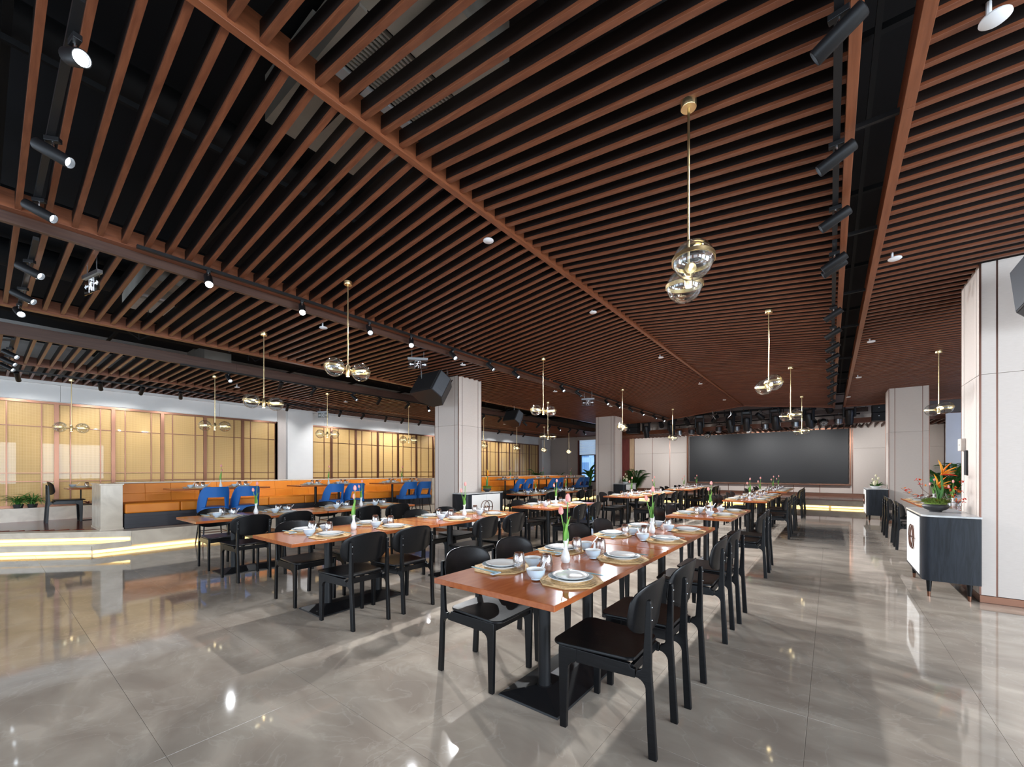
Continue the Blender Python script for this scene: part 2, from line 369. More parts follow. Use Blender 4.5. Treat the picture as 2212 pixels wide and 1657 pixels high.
# back wall: fabric panels with copper trims; window opening at the far left
WX0, WX1 = -11.62, -9.2
wb = thing('wall_back'); struct(wb)
MB().box(XL, WX0, YB, YB + .2, 0, CEIL).build('wall_section', 'wallgrey', wb)
MB().box(WX0, WX1, YB, YB + .2, 0, .72).build('wall_section', 'wallgrey', wb)
MB().box(WX0, WX1, YB, YB + .2, 3.12, CEIL).build('wall_section', 'wallgrey', wb)
MB().box(WX1, XR, YB, YB + .2, 0, CEIL).build('wall_section', 'wallgrey', wb)
def panel_row(par, xs, z0, z1, y, m, trim=True, t=.03):
    for a, b in zip(xs[:-1], xs[1:]):
        MB().box(a + .012, b - .012, y - t, y, z0 + .004, z1 - .004).build('panel', m, par)
        if trim: MB().box(a - .010, a + .010, y - t * .8, y, z0, z1).build('copper_strip', 'copper_dark', par)
SX0, SX1, SZ0, SZ1 = -5.55, .65, .79, 3.10       # led wall
for z0, z1 in ((.45, 2.25), (2.25, 3.6)):
    panel_row(wb, [-8.23, -7.28, -6.40, -5.60], z0, z1, YB, 'wallcloth')
    panel_row(wb, [.70, 1.67, 2.55], z0, z1, YB, 'wallcloth')
    panel_row(wb, [2.55, 3.25, 3.9, 4.9, 5.9], z0, z1, YB, 'wallgrey')
panel_row(wb, [-5.60, -4.4, -3.75, -3.1, -2.2, -1.25, -.35, .70], .45, .76, YB, 'wallcloth')
box_obj('copper_skirting', (-8.23, 2.6, YB - .05, YB, .32, .44), 'copper', wb)
for a, b in ((-9.15, -8.98), (-8.46, -8.23)):
    for k in range(3): box_obj('wood_batten', (a + k * (b - a) / 3 + .004, a + (k + 1) * (b - a) / 3 - .004, YB - .12, YB, 0, 3.6), 'tan', wb)
box_obj('red_panel', (-8.96, -8.5, YB - .04, YB, 0, 3.6), 'reddoor', wb)
for a, b in ((-13.0, -12.3), (-12.3, -11.66)):
    box_obj('panel', (a + .01, b - .01, YB - .03, YB, .35, 3.2), 'wallgrey', wb)
# far window with blinds
wn = struct(thing('window_8', loc=(0, YB + .1, 0)))
box_obj('frame', (WX0, WX0 + .09, -.12, .05, .72, 3.12), 'reddoor', wn)
box_obj('frame', (WX0 + .09, WX0 + .19, -.06, .05, .72, 3.12), 'darkframe', wn)
for xa in (-10.55, -9.3): box_obj('mullion', (xa - .05, xa + .05, -.06, .05, .72, 3.12), 'darkframe', wn)
for za in (.76, 1.22, 2.28): box_obj('rail', (WX0 + .09, WX1, -.05, .05, za - .04, za + .04), 'darkframe', wn)
box_obj('pane', (WX0 + .1, WX1, 0, .006, .72, 3.12), 'pane', wn)
for k in range(13): MB().box(WX0 + .11, WX1, -.105, -.095, 2.28 + k * .065, 2.28 + k * .065 + .058, Matrix.Translation((0, 0, 0))).build('blind_slat', 'blind', wn)
b_ = thing('apartment_building', 'pale blue building seen outside the far window behind the column', 'building', (-17.5, 42, 0))
MB().box(-7, 7, 0, 6, -2, 14).build('wall', 'facade', b_)
for i in range(9):
    for k in range(7): box_obj('window', (-6.3 + i * 1.45, -5.5 + i * 1.45, -.06, .02, -.9 + k * 1.9, .4 + k * 1.9), 'facade_win', b_)
# right-hand return wall in front of the bluish corner
# ---- stage
st = struct(MB().box(-8.23, 2.6, STAGE_Y + .02, YB, .09, STAGE_Z - .03).build('stage', 'marble')); st.name = 'trim_2'
xx = -8.23
k = 0
while xx < 2.6:
    MB().box(xx, min(xx + .9, 2.6) - .003, STAGE_Y, YB - .05, STAGE_Z - .03, STAGE_Z).build('stage_slab', 'stagefloor', st); xx += .9
box_obj('riser_base', (-8.23, 2.6, STAGE_Y + .06, STAGE_Y + .1, 0, .09), 'marble', st)
box_obj('light_strip', (-8.2, -.05, STAGE_Y + .02, STAGE_Y + .05, .02, .075), 'glow', st)
box_obj('light_strip', (.02, 2.6, STAGE_Y + .02, STAGE_Y + .05, .02, .075), 'glow', st)
# ---- gold glazed wall on the left
def gold_bay(y0, y1, thick, thin, zb, idx):
    o = thing('glazed_partition', 'gold mesh glazed partition in copper frame, %s along the left wall' % idx, 'partition', (XL, 0, 0), 0, 'gold glazed partitions along the left wall')
    cuts = sorted(set([y0] + [t for t in thick + thin if y0 < t < y1] + [y1]))
    zs = [zb, 1.132, 1.312, 2.311, 2.834] if zb < 1 else [zb, 1.312, 2.311, 2.834]
    for a, b in zip(cuts[:-1], cuts[1:]):
        for za, zz in zip(zs[:-1], zs[1:]): MB().box(.02, .032, a + .004, b - .004, za + .004, zz - .004).build('glass_panel', 'gold', o)
    MB().box(0, .02, y0, y1, zb, 2.834).build('backing', 'copper_dark', o)
    for t in cuts:
        w = .035 if any(abs(t - q) < .01 for q in thick) or t in (y0, y1) else .010
        MB().box(.02, .075 if w > .02 else .05, t - w, t + w, zb - .02, 2.86).build('mullion', 'copper', o)
    for z in zs: MB().box(.03, .046 if z not in (zs[0], zs[-1]) else .08, y0, y1, z - (.008 if z not in (zs[0], zs[-1]) else .025), z + (.008 if z not in (zs[0], zs[-1]) else .025)).build('rail', 'copper', o)
P = .905
thick1 = [1.04 + P * k for k in range(-7, 6)]
gold_bay(-4.4, 5.57, thick1, [t + .21 for t in thick1] + [t + .69 for t in thick1], .609, 'nearest')
thick2 = [7.34 + .91 * k for k in range(-1, 7)]
gold_bay(6.67, 13.3, thick2, [t + .25 for t in thick2] + [t + .66 for t in thick2], .609, 'middle')
thick3 = [14.46 + P * k for k in range(0, 7)]
gold_bay(14.46, 19.89, thick3, [t + .25 for t in thick3] + [t + .66 for t in thick3], .609, 'farthest')
wp = thing('trim_3'); struct(wp)
for a, b in ((5.88, 6.66), (13.65, 14.42), (20.3, 21.0)):
    MB().box(XL, XL + .14, a, b, .33, 3.3).build('pilaster_panel', 'wallwhite', wp)
for a, b in ((5.6, 5.86), (13.33, 13.63), (19.93, 20.28)):
    MB().box(XL, XL + .05, a, b, .33, 3.3).build('side_panel', 'wallcloth', wp)
for k in range(9): MB().box(XL, XL + .03, -4.9 + k * 3 + .003, -1.9 + k * 3 - .003, 2.88, 3.36).build('band_panel', 'wallwhite', wp)
box_obj('cornice', (XL, XL + .10, -4.9, 21.2, 3.24, 3.30), 'wallwhite', wp)
# ---- columns
def column(x0, y0, top, label):
    o = thing('column', label, 'column', (x0 + .375, y0 + .375, 0), 0, 'fabric panelled square columns')
    h = .375
    MB().box(-h + .02, h - .02, -h + .02, h - .02, 0, top).build('core', 'wallgrey', o)
    MB().box(-h, h, -h, h, 0, .075).build('skirting', 'copper', o, bevel=.003)
    cuts = [-h + .004, -h + .12, h - .12, h - .004]
    for face in range(4):
        R = Matrix.Rotation(face * PI / 2, 4, 'Z')
        for a, b in zip(cuts[:-1], cuts[1:]):
            for z0, z1 in ((.08, 2.35), (2.355, top)):
                MB(R).box(a + .007, b - .007, -h, -h + .025, z0, z1).build('panel', 'wallcloth', o)
        for c in cuts[1:3]: MB(R).box(c - .006, c + .006, -h + .004, -h + .025, .08, top).build('copper_strip', 'copper_dark', o)
        MB(R).box(-h - .002, -h + .012, -h - .002, -h + .012, .08, top).build('corner_strip', 'copper_dark', o)
    return o
column(-7.11, 6.33, 3.42, 'cream square column with copper strips behind the left-hand table row')
column(-7.11, 14.43, 3.42, 'cream square column with copper strips in the far middle of the room')
column(1.22, 6.33, 3.50, 'cream square column with copper strips at the right edge behind the near sideboard')
column(1.19, 14.40, 3.50, 'cream square column with copper strips right of the stage')
# ---- ceiling
ce = struct(box_obj('ceiling', (XL, XR, YF, YB, CEIL, CEIL + .2), 'slab'))
SL0 = 2.88; SP = .158; SW = .018; SH = .12; LIP = .020
def slat_panel(name, x0, x1, zf, ya, yb, far=None):
    o = struct(thing(name)); k = math.ceil((ya - SL0) / SP); first = None
    xm = (x0 + x1) / 2
    z0, z1 = zf(x0), zf(x1)
    while SL0 + k * SP < yb:
        y = SL0 + k * SP
        if first is None:
            vs = []
            for dz in (0, LIP, SH): vs += [(x0, -SW, z0 + dz), (x1, -SW, z1 + dz), (x1, SW, z1 + dz), (x0, SW, z0 + dz)]
            mb = MB(); mb._add(vs, [(3, 2, 1, 0)] + [(q + i, q + (i + 1) % 4, q + 4 + (i + 1) % 4, q + 4 + i) for q in (0, 4) for i in range(4)] + [(8, 9, 10, 11)])
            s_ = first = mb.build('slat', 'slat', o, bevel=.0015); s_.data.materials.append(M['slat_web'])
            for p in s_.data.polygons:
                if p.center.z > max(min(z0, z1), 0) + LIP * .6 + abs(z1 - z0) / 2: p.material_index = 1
        else: s_ = first.copy(); COL.objects.link(s_)
        s_.location = (0, y, 0); k += 1
    return o
zc = lambda x: 3.78 - .115 * abs(x + 2.57)
slat_panel('ceiling_slats', -2.545, .07, zc, -1.4, 17.3)
slat_panel('ceiling_slats', -5.21, -2.595, zc, -1.4, 17.3)
slat_panel('ceiling_slats', -7.96, -5.35, lambda x: 3.40, -1.4, 17.3)
slat_panel('ceiling_slats', -11.57, -9.29, lambda x: 3.30, -1.4, 21.1)
slat_panel('ceiling_slats', -13.48, -11.62, lambda x: 3.30, -1.4, 21.1)
slat_panel('ceiling_slats', .385, 4.6, lambda x: 3.48, -1.4, 17.3)
cb = struct(thing('ceiling_beams'))
def beam(x0, x1, z0, z1, ya=-1.4, yb=17.35, m='beam', n=4):
    L = (yb - ya) / n
    for i in range(n): MB().box(x0, x1, ya + i * L + .001, ya + (i + 1) * L - .001, z0, z1).build('beam', m, cb, bevel=.002)
beam(-2.597, -2.543, 3.755, 3.93)
beam(.07, .12, 3.455, 3.64); beam(.33, .385, 3.455, 3.64)
beam(-5.30, -5.21, 3.472, 3.62); beam(-5.352, -5.302, 3.388, 3.60, m='beam_dark')
beam(-8.06, -7.96, 3.385, 3.55, yb=21.1, n=5)
beam(-9.29, -9.23, 3.285, 3.46, yb=21.1, m='beam_dark', n=5); beam(-11.62, -11.57, 3.285, 3.44, yb=21.1, n=5)
beam(-13.5, -13.46, 3.285, 3.40, yb=21.1, n=5)
for x0, x1 in ((-5.3, -2.57), (-2.57, .12)):
    za, zb_ = zc(x0), zc(x1)
    mb = MB(); mb._add([(x0, 17.3, za - .03), (x1, 17.3, zb_ - .03), (x1, 17.36, zb_ - .03), (x0, 17.36, za - .03), (x0, 17.3, za + .15), (x1, 17.3, zb_ + .15), (x1, 17.36, zb_ + .15), (x0, 17.36, za + .15)],
                       [(3, 2, 1, 0), (4, 5, 6, 7), (0, 1, 5, 4), (1, 2, 6, 5), (2, 3, 7, 6), (3, 0, 4, 7)]); mb.build('end_board', 'beam', cb)
box_obj('end_board', (.33, 4.6, 17.3, 17.36, 3.44, 3.62), 'beam', cb)
# slats above the stage, running front to back
so = struct(thing('ceiling_slats'))
first = None; xx = -8.9
while xx < 4.6:
    if not (-99 < xx < -99):
        if first is None: s_ = first = MB().box(-SW, SW, 18.75, 21.2, 3.04, 3.14).build('slat', 'slat', so)
        else: s_ = first.copy(); COL.objects.link(s_)
        s_.location = (xx, 0, 0)
    xx += .19
box_obj('front_board', (-7.9, 4.6, 18.68, 18.74, 3.02, 3.2), 'beam', so)
box_obj('upper_board', (-5.3, 1.0, 18.2, 18.26, 3.36, 3.5), 'beam_dark', so)
# black ducts, bars and wires in the void
du = struct(thing('ceiling_ducts'))
for x, r, z in ((-8.65, .18, 4.26), (-4.2, .12, 4.3), (-10.1, .16, 4.0), (-6.6, .14, 4.1), (-.9, .15, 4.2), (2.2, .15, 4.1)):
    MB().tube([(x, -2, z), (x, 20.5, z)], r, 12).build('duct', 'duct', du, smooth=True)
for i, y in enumerate([.1, 1.6, 3.3, 5.1, 6.9, 8.7, 10.5, 12.4, 14.2, 16]):
    box_obj('cross_bar', (-13.4, 4.5, y - .02, y + .02, 3.66 if False else 3.98, 4.02), 'duct', du)
for x in (-6.55, -3.9, -1.25, -10.4, -12.5, .22, 1.4):
    box_obj('runner', (x - .015, x + .015, -1.3, 17.2, 3.92, 3.96), 'duct', du)
for y in (3.4, 4.9, 6.5, 8.0, 10.2, 12.5, 15): box_obj('slot_bar', (.12, .33, y - .012, y + .012, 3.52, 3.55), 'duct', du)
for y in [i * 1.6 for i in range(0, 12)]:
    for x in (-8.35, -8.95): MB().tube([(x, y, 3.5), (x, y, 4.5)], .006, 5).build('hanger', 'duct', du)
for k in range(7): MB().tube([(-8.3 - .1 * k, 1.0 + 1.7 * k, 3.46), (-8.6, 1.3 + 1.7 * k, 3.6), (-8.9, 1.6 + 1.7 * k, 3.5), (-8.8, 2.0 + 1.7 * k, 3.8)], .012, 6).build('cable', 'duct', du, smooth=True)
# ---- air conditioning units above the slats
def ac(loc, sx, sy, label):
    o = thing('air_conditioner', label, 'ventilation unit', loc)
    box_obj('casing', (-sx, -.12, -sy, sy, 0, .35), 'ac', o); box_obj('casing_end', (.42, sx, -sy, sy, .02, .35), 'ac', o)
    box_obj('bracket', (-.12, .42, -sy, -sy + .05, .0, .3), 'ac', o)
    box_obj('inner_box', (-.12, .42, -sy + .05, sy, .12, .3), 'duct', o)
    for i in range(13): box_obj('grille_bar', (.0 + i * .03, .012 + i * .03, -sy + .06, sy - .02, .04, .07), 'ac', o)
    box_obj('flap', (-.11, -.03, -sy + .06, sy - .02, .03, .06), 'white_plastic', o)
ac((-2.55, 1.75, 4.02), .85, .42, 'pale grey ventilation unit above the slats left of the hanging lamp, near top')
ac((-7.9, 1.6, 3.9), .75, .25, 'pale ventilation unit glimpsed above the left slats by the bright spotlight')
ac((-11.2, 3.2, 3.75), .6, .25, 'pale ventilation unit above the slats near the gold wall')
# ================================================================ LED WALL AND STAGE GEAR
o = thing('led_wall', 'large dark video wall in copper frame on the stage', 'screen', ((SX0 + SX1) / 2, YB - .05, SZ0))
w = (SX1 - SX0) / 2; h = SZ1 - SZ0
for i in range(8):
    for k in range(3):
        a = -w + .09 + i * (2 * w - .18) / 8
        box_obj('screen_tile', (a, a + (2 * w - .18) / 8, -.03, .02, .06 + k * (h - .12) / 3, .06 + (k + 1) * (h - .12) / 3), 'ledscreen', o)
box_obj('frame', (-w, w, -.14, .02, -.02, .035), 'copper', o, bevel=.006); box_obj('frame', (-w, w, -.12, .02, h - .05, h), 'copper', o)
for s in (-1, 1): box_obj('frame', (min(s * w, s * (w - .05)), max(s * w, s * (w - .05)), -.12, .02, 0, h), 'copper', o)
def moving_head():
    o = thing('moving_head_light')
    box_obj('base', (-.17, .17, -.14, .14, -.13, -.01), 'black_plastic', o, bevel=.02)
    box_obj('display', (-.1, .1, -.145, -.14, -.10, -.04), 'pvgrey', o)
    for s in (-1, 1):
        MB().box(s * .15 - .03, s * .15 + .03, -.05, .05, -.50, -.12).build('yoke_arm', 'black_plastic', o, bevel=.015)
        MB().tube([(s * .09, 0, 0), (s * .09, 0, .08)], .02, 8).build('clamp', 'chrome', o)
    T = Matrix.Translation((0, 0, -.46)) @ Matrix.Rotation(math.radians(12), 4, 'X')
    MB(T).lathe([(.03, -.30), (.10, -.29), (.115, -.2), (.12, 0), (.13, .1), (.11, .2), (.04, .22)], 18).build('lamp_body', 'black_plastic', o, smooth=True)
    MB(T).lathe([(.0001, -.305), (.09, -.305)], 18).build('front_lens', 'pvgrey', o)
    return o
MH = Proto(moving_head)
heads = [(1395, -6.38, 3.62), (1450, -5.3, 3.62), (1510, -4.2, 3.66), (1577, -3.08, 3.66), (1612, -2.53, 3.68), (1675, -1.6, 3.68), (1747, -.6, 3.68), (1833, .5, 3.72)]
for i, (u, x, z) in enumerate(heads):
    MH.place((x, 17.85, z - .06), random.uniform(-.7, .7), '%s black moving head stage light from the left on the truss' % ORD[i], 'stage light', 'moving head stage lights')
def par_can():
    o = thing('par_light')
    MB().lathe([(.105, -.12), (.115, -.11), (.115, .05), (.09, .07), (.02, .08)], 20).build('housing', 'alu', o, smooth=True)
    MB().lathe([(.0001, -.118), (.10, -.118)], 18).build('lens', 'pvgrey', o)
    for i in range(6): MB().sphere((.06 * math.cos(i * PI / 3), .06 * math.sin(i * PI / 3), -.12), .022, 8, 4).build('led', 'white_plastic', o)
    for s in (-1, 1): MB().box(s * .13 - .006, s * .13 + .006, -.02, .02, -.03, .18).build('bracket', 'chrome', o)
    MB().box(-.13, .13, -.02, .02, .175, .19).build('bracket', 'chrome', o); MB().tube([(0, 0, .19), (0, 0, .26)], .015, 8).build('clamp', 'chrome', o)
    return o
PC = Proto(par_can)
pars = [(-5.15, 3.02, 0), (-4.65, 3.02, .1), (-4.0, 2.86, .9), (-3.6, 3.06, .2), (-2.95, 3.06, 0), (-2.55, 3.0, 1.0), (-1.98, 3.08, 0), (-1.02, 3.10, 0), (-.2, 3.1, 1.0), (.22, 3.12, 0)]
for i, (x, z, t) in enumerate(pars):
    PC.place((x, 18.45, z), 0, '%s silver drum shaped stage wash light from the left' % ORD[i], 'stage light', 'silver stage wash lights', rot=(-t, 0, random.uniform(-.4, .4)))
def profile_spot():
    o = thing('stage_spotlight')
    T = Matrix.Rotation(math.radians(55), 4, 'X')
    MB(T).lathe([(.09, -.16), (.10, -.15), (.10, 0), (.08, .05), (.08, .15), (.03, .17)], 16).build('housing', 'black_plastic', o, smooth=True)
    MB(T).lathe([(.0001, -.158), (.085, -.158)], 16).build('lens', 'pvgrey', o)
    for s in (-1, 1): MB().tube([(s * .12, 0, 0), (s * .12, 0, .14), (s * .05, 0, .2)], .01, 6).build('yoke', 'chrome', o)
    MB().tube([(-.05, 0, .2), (0, 0, .28), (.05, 0, .2)], .014, 6).build('clamp', 'chrome', o)
    return o
PS = Proto(profile_spot)
for i, (x, y, z) in enumerate([(-5.75, 17.9, 3.35), (-4.7, 17.9, 3.38), (-3.62, 17.9, 3.42), (-2.1, 17.9, 3.4), (-1.1, 17.9, 3.45), (-.05, 17.9, 3.5), (-4.35, 18.45, 3.04), (-3.2, 18.45, 3.04), (-1.6, 18.45, 3.04), (-.5, 18.45, 3.04)]):
    PS.place((x, y, z), random.uniform(-.8, .8), '%s black barn spotlight on the %s stage bar' % (ORD[i % 6], 'front' if i < 6 else 'rear'), 'stage light', 'black stage spotlights')
o = thing('lighting_truss', 'black steel bars carrying the stage lights below the ceiling', 'truss', (-2.9, 17.9, 3.6))
for y, z, a, b in ((0, .06, -4.2, 4.3), (.55, -.28, -2.7, 3.7), (.55, .1, -3.6, 4)):
    MB().tube([(a, y, z), (b, y, z)], .025, 8).build('bar', 'black_metal', o, smooth=True)
for x in (-3.6, -1.8, 0.2, 2.0, 3.6): MB().tube([(x, 0, .06), (x, 0, .9)], .008, 6).build('hanger', 'alu', o)
for x in (-2.5, -.5, 1.5, 3.3): MB().tube([(x, .55, -.28), (x, .55, .85)], .012, 6).build('hanger', 'black_metal', o)
for k in range(9):
    x = -3.7 + k * .9; MB().tube([(x, .02, .05), (x + .12, -.05, -.1), (x + .3, .0, -.16), (x + .4, .05, .04)], .007, 5).build('cable', 'black_metal', o)
for i, x in enumerate((-3.55, -2.95)):
    t = tag(MB().tube([(x + 0, 17.1, 3.62), (x + .02, 17.1, 3.45), (x + (.1 if i == 0 else -.1), 17.1, 3.32)], .018, 8).build('hanging_hook', 'chrome', smooth=True), '%s bent pale hose end hanging below the slats near the stage' % ('left' if i == 0 else 'right'), 'pipe')
# ---- loudspeakers
def speaker(loc, rot, s, label, logo=None):
    o = thing('loudspeaker', label, 'speaker', loc); o.rotation_euler = rot
    MB().prism([(-.30, -.20), (.30, -.20), (.30, .04), (.14, .22), (-.14, .22), (-.30, .04)], -.2, .2, 'xy', T=Matrix.Scale(s, 4)).build('cabinet', 'black_plastic', o, bevel=.012)
    MB(Matrix.Scale(s, 4)).box(-.285, .285, -.212, -.2, -.185, .185).build('grille', 'grille', o, bevel=.004)
    for sx in (-1, 1): MB(Matrix.Scale(s, 4)).prism([(-.185, -.185), (.03, -.185), (.03, .185), (-.185, .185)], min(sx * .3005, sx * .304), max(sx * .3005, sx * .304), 'yz').build('side_panel', 'pvgrey', o, bevel=.002)  # thin sheets, paler than the black cabinet, laid over both sides
    for sx in (-1, 1):
        for yy in (-.12, .12):
            MB(Matrix.Scale(s, 4)).tube([(sx * .22, yy, .2), (sx * .22, yy, .25)], .012, 8).build('eyebolt', 'chrome', o)
    MB(Matrix.Scale(s, 4)).box(.30, .306, -.1, .02, -.1, .1).build('side_handle', 'pvgrey', o)
    if logo:
        cu = bpy.data.curves.new('logo', 'FONT'); cu.body = logo; cu.size = .075 * s; cu.extrude = .001; cu.align_x = 'CENTER'; cu.align_y = 'CENTER'
        tmp = bpy.data.objects.new('logo', cu); COL.objects.link(tmp)
        dg = bpy.context.evaluated_depsgraph_get(); me = bpy.data.meshes.new_from_object(tmp.evaluated_get(dg)); COL.objects.unlink(tmp); bpy.data.objects.remove(tmp)
        me.materials.clear(); me.materials.append(M['logo'])
        lg = bpy.data.objects.new('logo', me); COL.objects.link(lg); lg.parent = o; lg.rotation_euler = (PI / 2, 0, 0); lg.location = (-.0 * s, -.216 * s, -.03 * s)
        for fr in ((-.055, -.03, .04, .048), (.03, .055, .04, .048), (-.055, -.03, -.108, -.10), (.03, .055, -.108, -.10), (-.055, -.049, -.108, .048), (.049, .055, -.108, .048)):
            box_obj('logo_bracket', (fr[0] * s, fr[1] * s, -.217 * s, -.215 * s, fr[2] * s, fr[3] * s), 'logo', o)
    return o
def wire(pts, label, r=.006):
    return tag(MB().tube(pts, r, 6).build('hanging_cable', 'alu', smooth=True), label, 'cable')
speaker((-6.5, 5.75, 3.05), (math.radians(-30), math.radians(0), math.radians(-4)), 1.22, 'black loudspeaker tilted down, hung in front of the near left column')
for i, (dx, dy) in enumerate(((-.18, -.16), (-.05, -.28), (.22, .2), (.32, .08))):
    wire([(-6.5 + dx, 5.75 + dy, 3.26), (-6.5 + dx, 5.75 + dy, 3.6)], '%s thin steel cable holding the loudspeaker at the near left column' % ORD[i])
speaker((-7.95, 10.4, 3.02), (math.radians(-28), 0, math.radians(-8)), .95, 'smaller black loudspeaker hung above the room beyond the near left column')
wire([(-7.95, 10.4, 3.2), (-7.95, 10.4, 3.6)], 'thin steel cable holding the smaller loudspeaker beyond the near column')
speaker((1.62, 5.72, 2.98), (math.radians(-14), 0, math.radians(8)), 1.05, 'black loudspeaker with white bracket logo in front of the right column', 'B')
for i, (dx, dy) in enumerate(((-.2, -.1), (-.17, .1), (.2, 0))):
    wire([(1.62 + dx, 5.72 + dy, 3.22), (1.62 + dx, 5.72 + dy, 3.6)], '%s thin steel cable holding the loudspeaker at the right column' % ORD[i])
for x, lab in ((-6.98, 'left'), (1.32, 'right')):
    o = thing('line_array', 'pair of stacked black line array boxes high on the %s side of the stage' % lab, 'speaker', (x, 17.9, 3.02 if x < 0 else 2.98))
    for k in range(2): box_obj('array_box', (-.25, .25, -.2, .2, k * .27, k * .27 + .26), 'grille', o, bevel=.01); box_obj('badge', (-.1, -.07, -.206, -.2, k * .27 + .14, k * .27 + .16), 'logo', o)
    MB().tube([(0, 0, .53), (0, 0, 1.0)], .01, 6).build('hanger', 'black_metal', o)
speaker((-7.75, 17.4, 3.0), (math.radians(-20), 0, math.radians(-30)), 1.15, 'dark loudspeaker hung just right of the far column')
wire([(-7.75, 17.4, 3.2), (-7.75, 17.4, 3.6)], 'thin steel cable holding the dark loudspeaker right of the far column')
# ================================================================ PENDANT LAMPS
def pendant():
    o = thing('pendant_lamp')
    MB().lathe([(.0001, 0), (.043, 0), (.045, .004), (.045, .04), (.0001, .042)], 24).build('canopy', 'brass', o, smooth=True)
    MB().tube([(0, 0, 0), (0, 0, -.95)], .0075, 10).build('rod', 'brass', o, smooth=True)
    MB().lathe([(.0001, -1.06), (.020, -1.06), (.024, -1.05), (.024, -.95), (.012, -.93), (.008, -.92)], 16).build('hub', 'brass', o, smooth=True)
    MB().lathe([(.0001, -1.066), (.018, -1.066)], 12).build('down_light', 'bulb', o)
    for s in (-1, 1):
        c = (0, s * .165, -.985)
        g = MB().sphere(c, .108, 28, 16).build('globe', 'globe', o, smooth=True)
        MB(Matrix.Translation(c) @ Matrix.Rotation(s * math.radians(6), 4, 'X')).ring((0, 0, 0), .109, .022, .004, 32).build('ring', 'brass', o, smooth=True)
        MB().tube([(0, s * .02, -.985), (0, s * .075, -.985)], .011, 10).build('arm', 'brass', o, smooth=True)
        MB().lathe([(.0001, 0), (.03, 0), (.032, .006), (.0001, .012)], 16, Matrix.Translation((0, s * .065, -.985)) @ Matrix.Rotation(-s * PI / 2, 4, 'X')).build('socket', 'brass', o, smooth=True)
        MB().sphere((0, s * .095, -.985), .012, 10, 6, (1, 1.6, 1)).build('bulb', 'bulb', o, smooth=True)
    return o
PD = Proto(pendant)
rows = [(-.67, [2.59, 6.62, 10.54, 14.86], 'over the right-hand table row', [.40, .45, .66, .66]),
        (-4.45, [2.63, 6.76, 10.64, 15.12], 'over the middle table row', [.0, -.48, .21, -.05]),
        (-6.64, [2.58, 10.33], 'over the left-hand table row', [0, -.49]),
        (-9.96, [2.95, 5.33, 7.84, 11.2, 13.2, 15.2, 17.36], 'over the orange bench', [-.3, -.45, -.34, .42, .42, .42, .42]),
        (-13.0, [1.20], 'by the gold wall at the left edge', [.0]), (1.515, [10.38], 'beyond the right column', [.36])]
for X, ys, where, rz in rows:
    for i, y in enumerate(ys):
        z = zc(X) if -5.2 < X < .07 else (3.48 if X > .07 else (3.40 if X > -8.2 else 3.30))
        if X < -12.9: X = -12.75
        lab = ('%s brass pendant with two clear globes %s' % (ORD[i] + ' nearest' if len(ys) > 1 else 'single', where))
        PD.place((X, y, z - .04), rz[i], lab, 'lamp', 'brass twin globe pendants')
# ================================================================ TRACK LIGHTS
def track(name, p, q, label):
    o = thing(name, label, 'light track'); P0, Q0 = Vector(p), Vector(q)
    if abs(Q0.x - P0.x) > abs(Q0.y - P0.y): MB().box(P0.x, Q0.x, P0.y - .018, P0.y + .018, P0.z, P0.z + .03).build('rail', 'black_metal', o)
    else: MB().box(P0.x - .018, P0.x + .018, P0.y, Q0.y, P0.z, P0.z + .03).build('rail', 'black_metal', o)
    return o
def spot_head(mat_lens):
    o = thing('track_spotlight')            # origin on the track underside, head aims along local +x tilted down
    MB().box(-.04, .04, -.017, .017, -.03, 0).build('adapter', 'black_metal', o, bevel=.003)
    MB().tube([(0, 0, -.03), (0, 0, -.085)], .008, 8).build('stem', 'chrome', o)
    T = Matrix.Translation((0, 0, -.10)) @ Matrix.Rotation(math.radians(PITCH), 4, 'Y') @ Matrix.Rotation(PI / 2, 4, 'Y')
    MB(T).lathe([(.034, -.10), (.038, -.096), (.038, .10), (.036, .103), (.033, .103), (.033, .074), (.0001, .074)], 20).build('housing', 'black_metal', o, smooth=True)
    MB(T).lathe([(.0001, .0755), (.032, .0755)], 16).build('lens', mat_lens, o)
    return o
PITCH = 28
H28 = Proto(lambda: spot_head('lens'))
PITCH = 42
H50 = Proto(lambda: spot_head('lens')); H50hot = Proto(lambda: spot_head('lens_hot'))
def spot_lamp(par_loc, az, pitch, energy, size=70, blend=.6, color=(.95, .97, 1.0), hot=False):
    l = bpy.data.lights.new('spot_beam', 'SPOT'); l.energy = energy * SPOT_W; l.spot_size = math.radians(size); l.spot_blend = blend; l.shadow_soft_size = .03; l.color = color
    o = bpy.data.objects.new('spot_beam', l); COL.objects.link(o)
    d = Vector((math.cos(az) * math.cos(pitch), math.sin(az) * math.cos(pitch), -math.sin(pitch)))
    o.location = Vector(par_loc) + Vector((0, 0, -.10)) + d * .125
    o.rotation_euler = d.to_track_quat('-Z', 'Y').to_euler()
    return o
SPOTS = []
def place_spot(P_, loc, az, pitch, label, group, energy, size=70):
    P_.place(loc, az, label, 'spotlight', group)
    if energy: spot_lamp(loc, az, math.radians(pitch), energy, size)
track('light_track', (.03, 1.2, 3.43), (.03, 4.6, 3.43), 'black light track beside the right ceiling beam, nearest section')
track('light_track', (.03, 4.75, 3.43), (.03, 16.5, 3.43), 'black light track beside the right ceiling beam, far section')
ry = [2.37, 3.3, 4.1, 4.95, 5.08, 6.6, 7.5, 8.35, 9.1, 10.0, 10.8, 12.1, 13.5, 15.0]
for i, y in enumerate(ry): place_spot(H28, (.03, y, 3.43), PI + random.uniform(-.25, .15), 28, '%s spotlight from the front on the right-hand ceiling track' % ORD[i], 'spotlights on the right track', 42 if i % 2 else 30, 70)
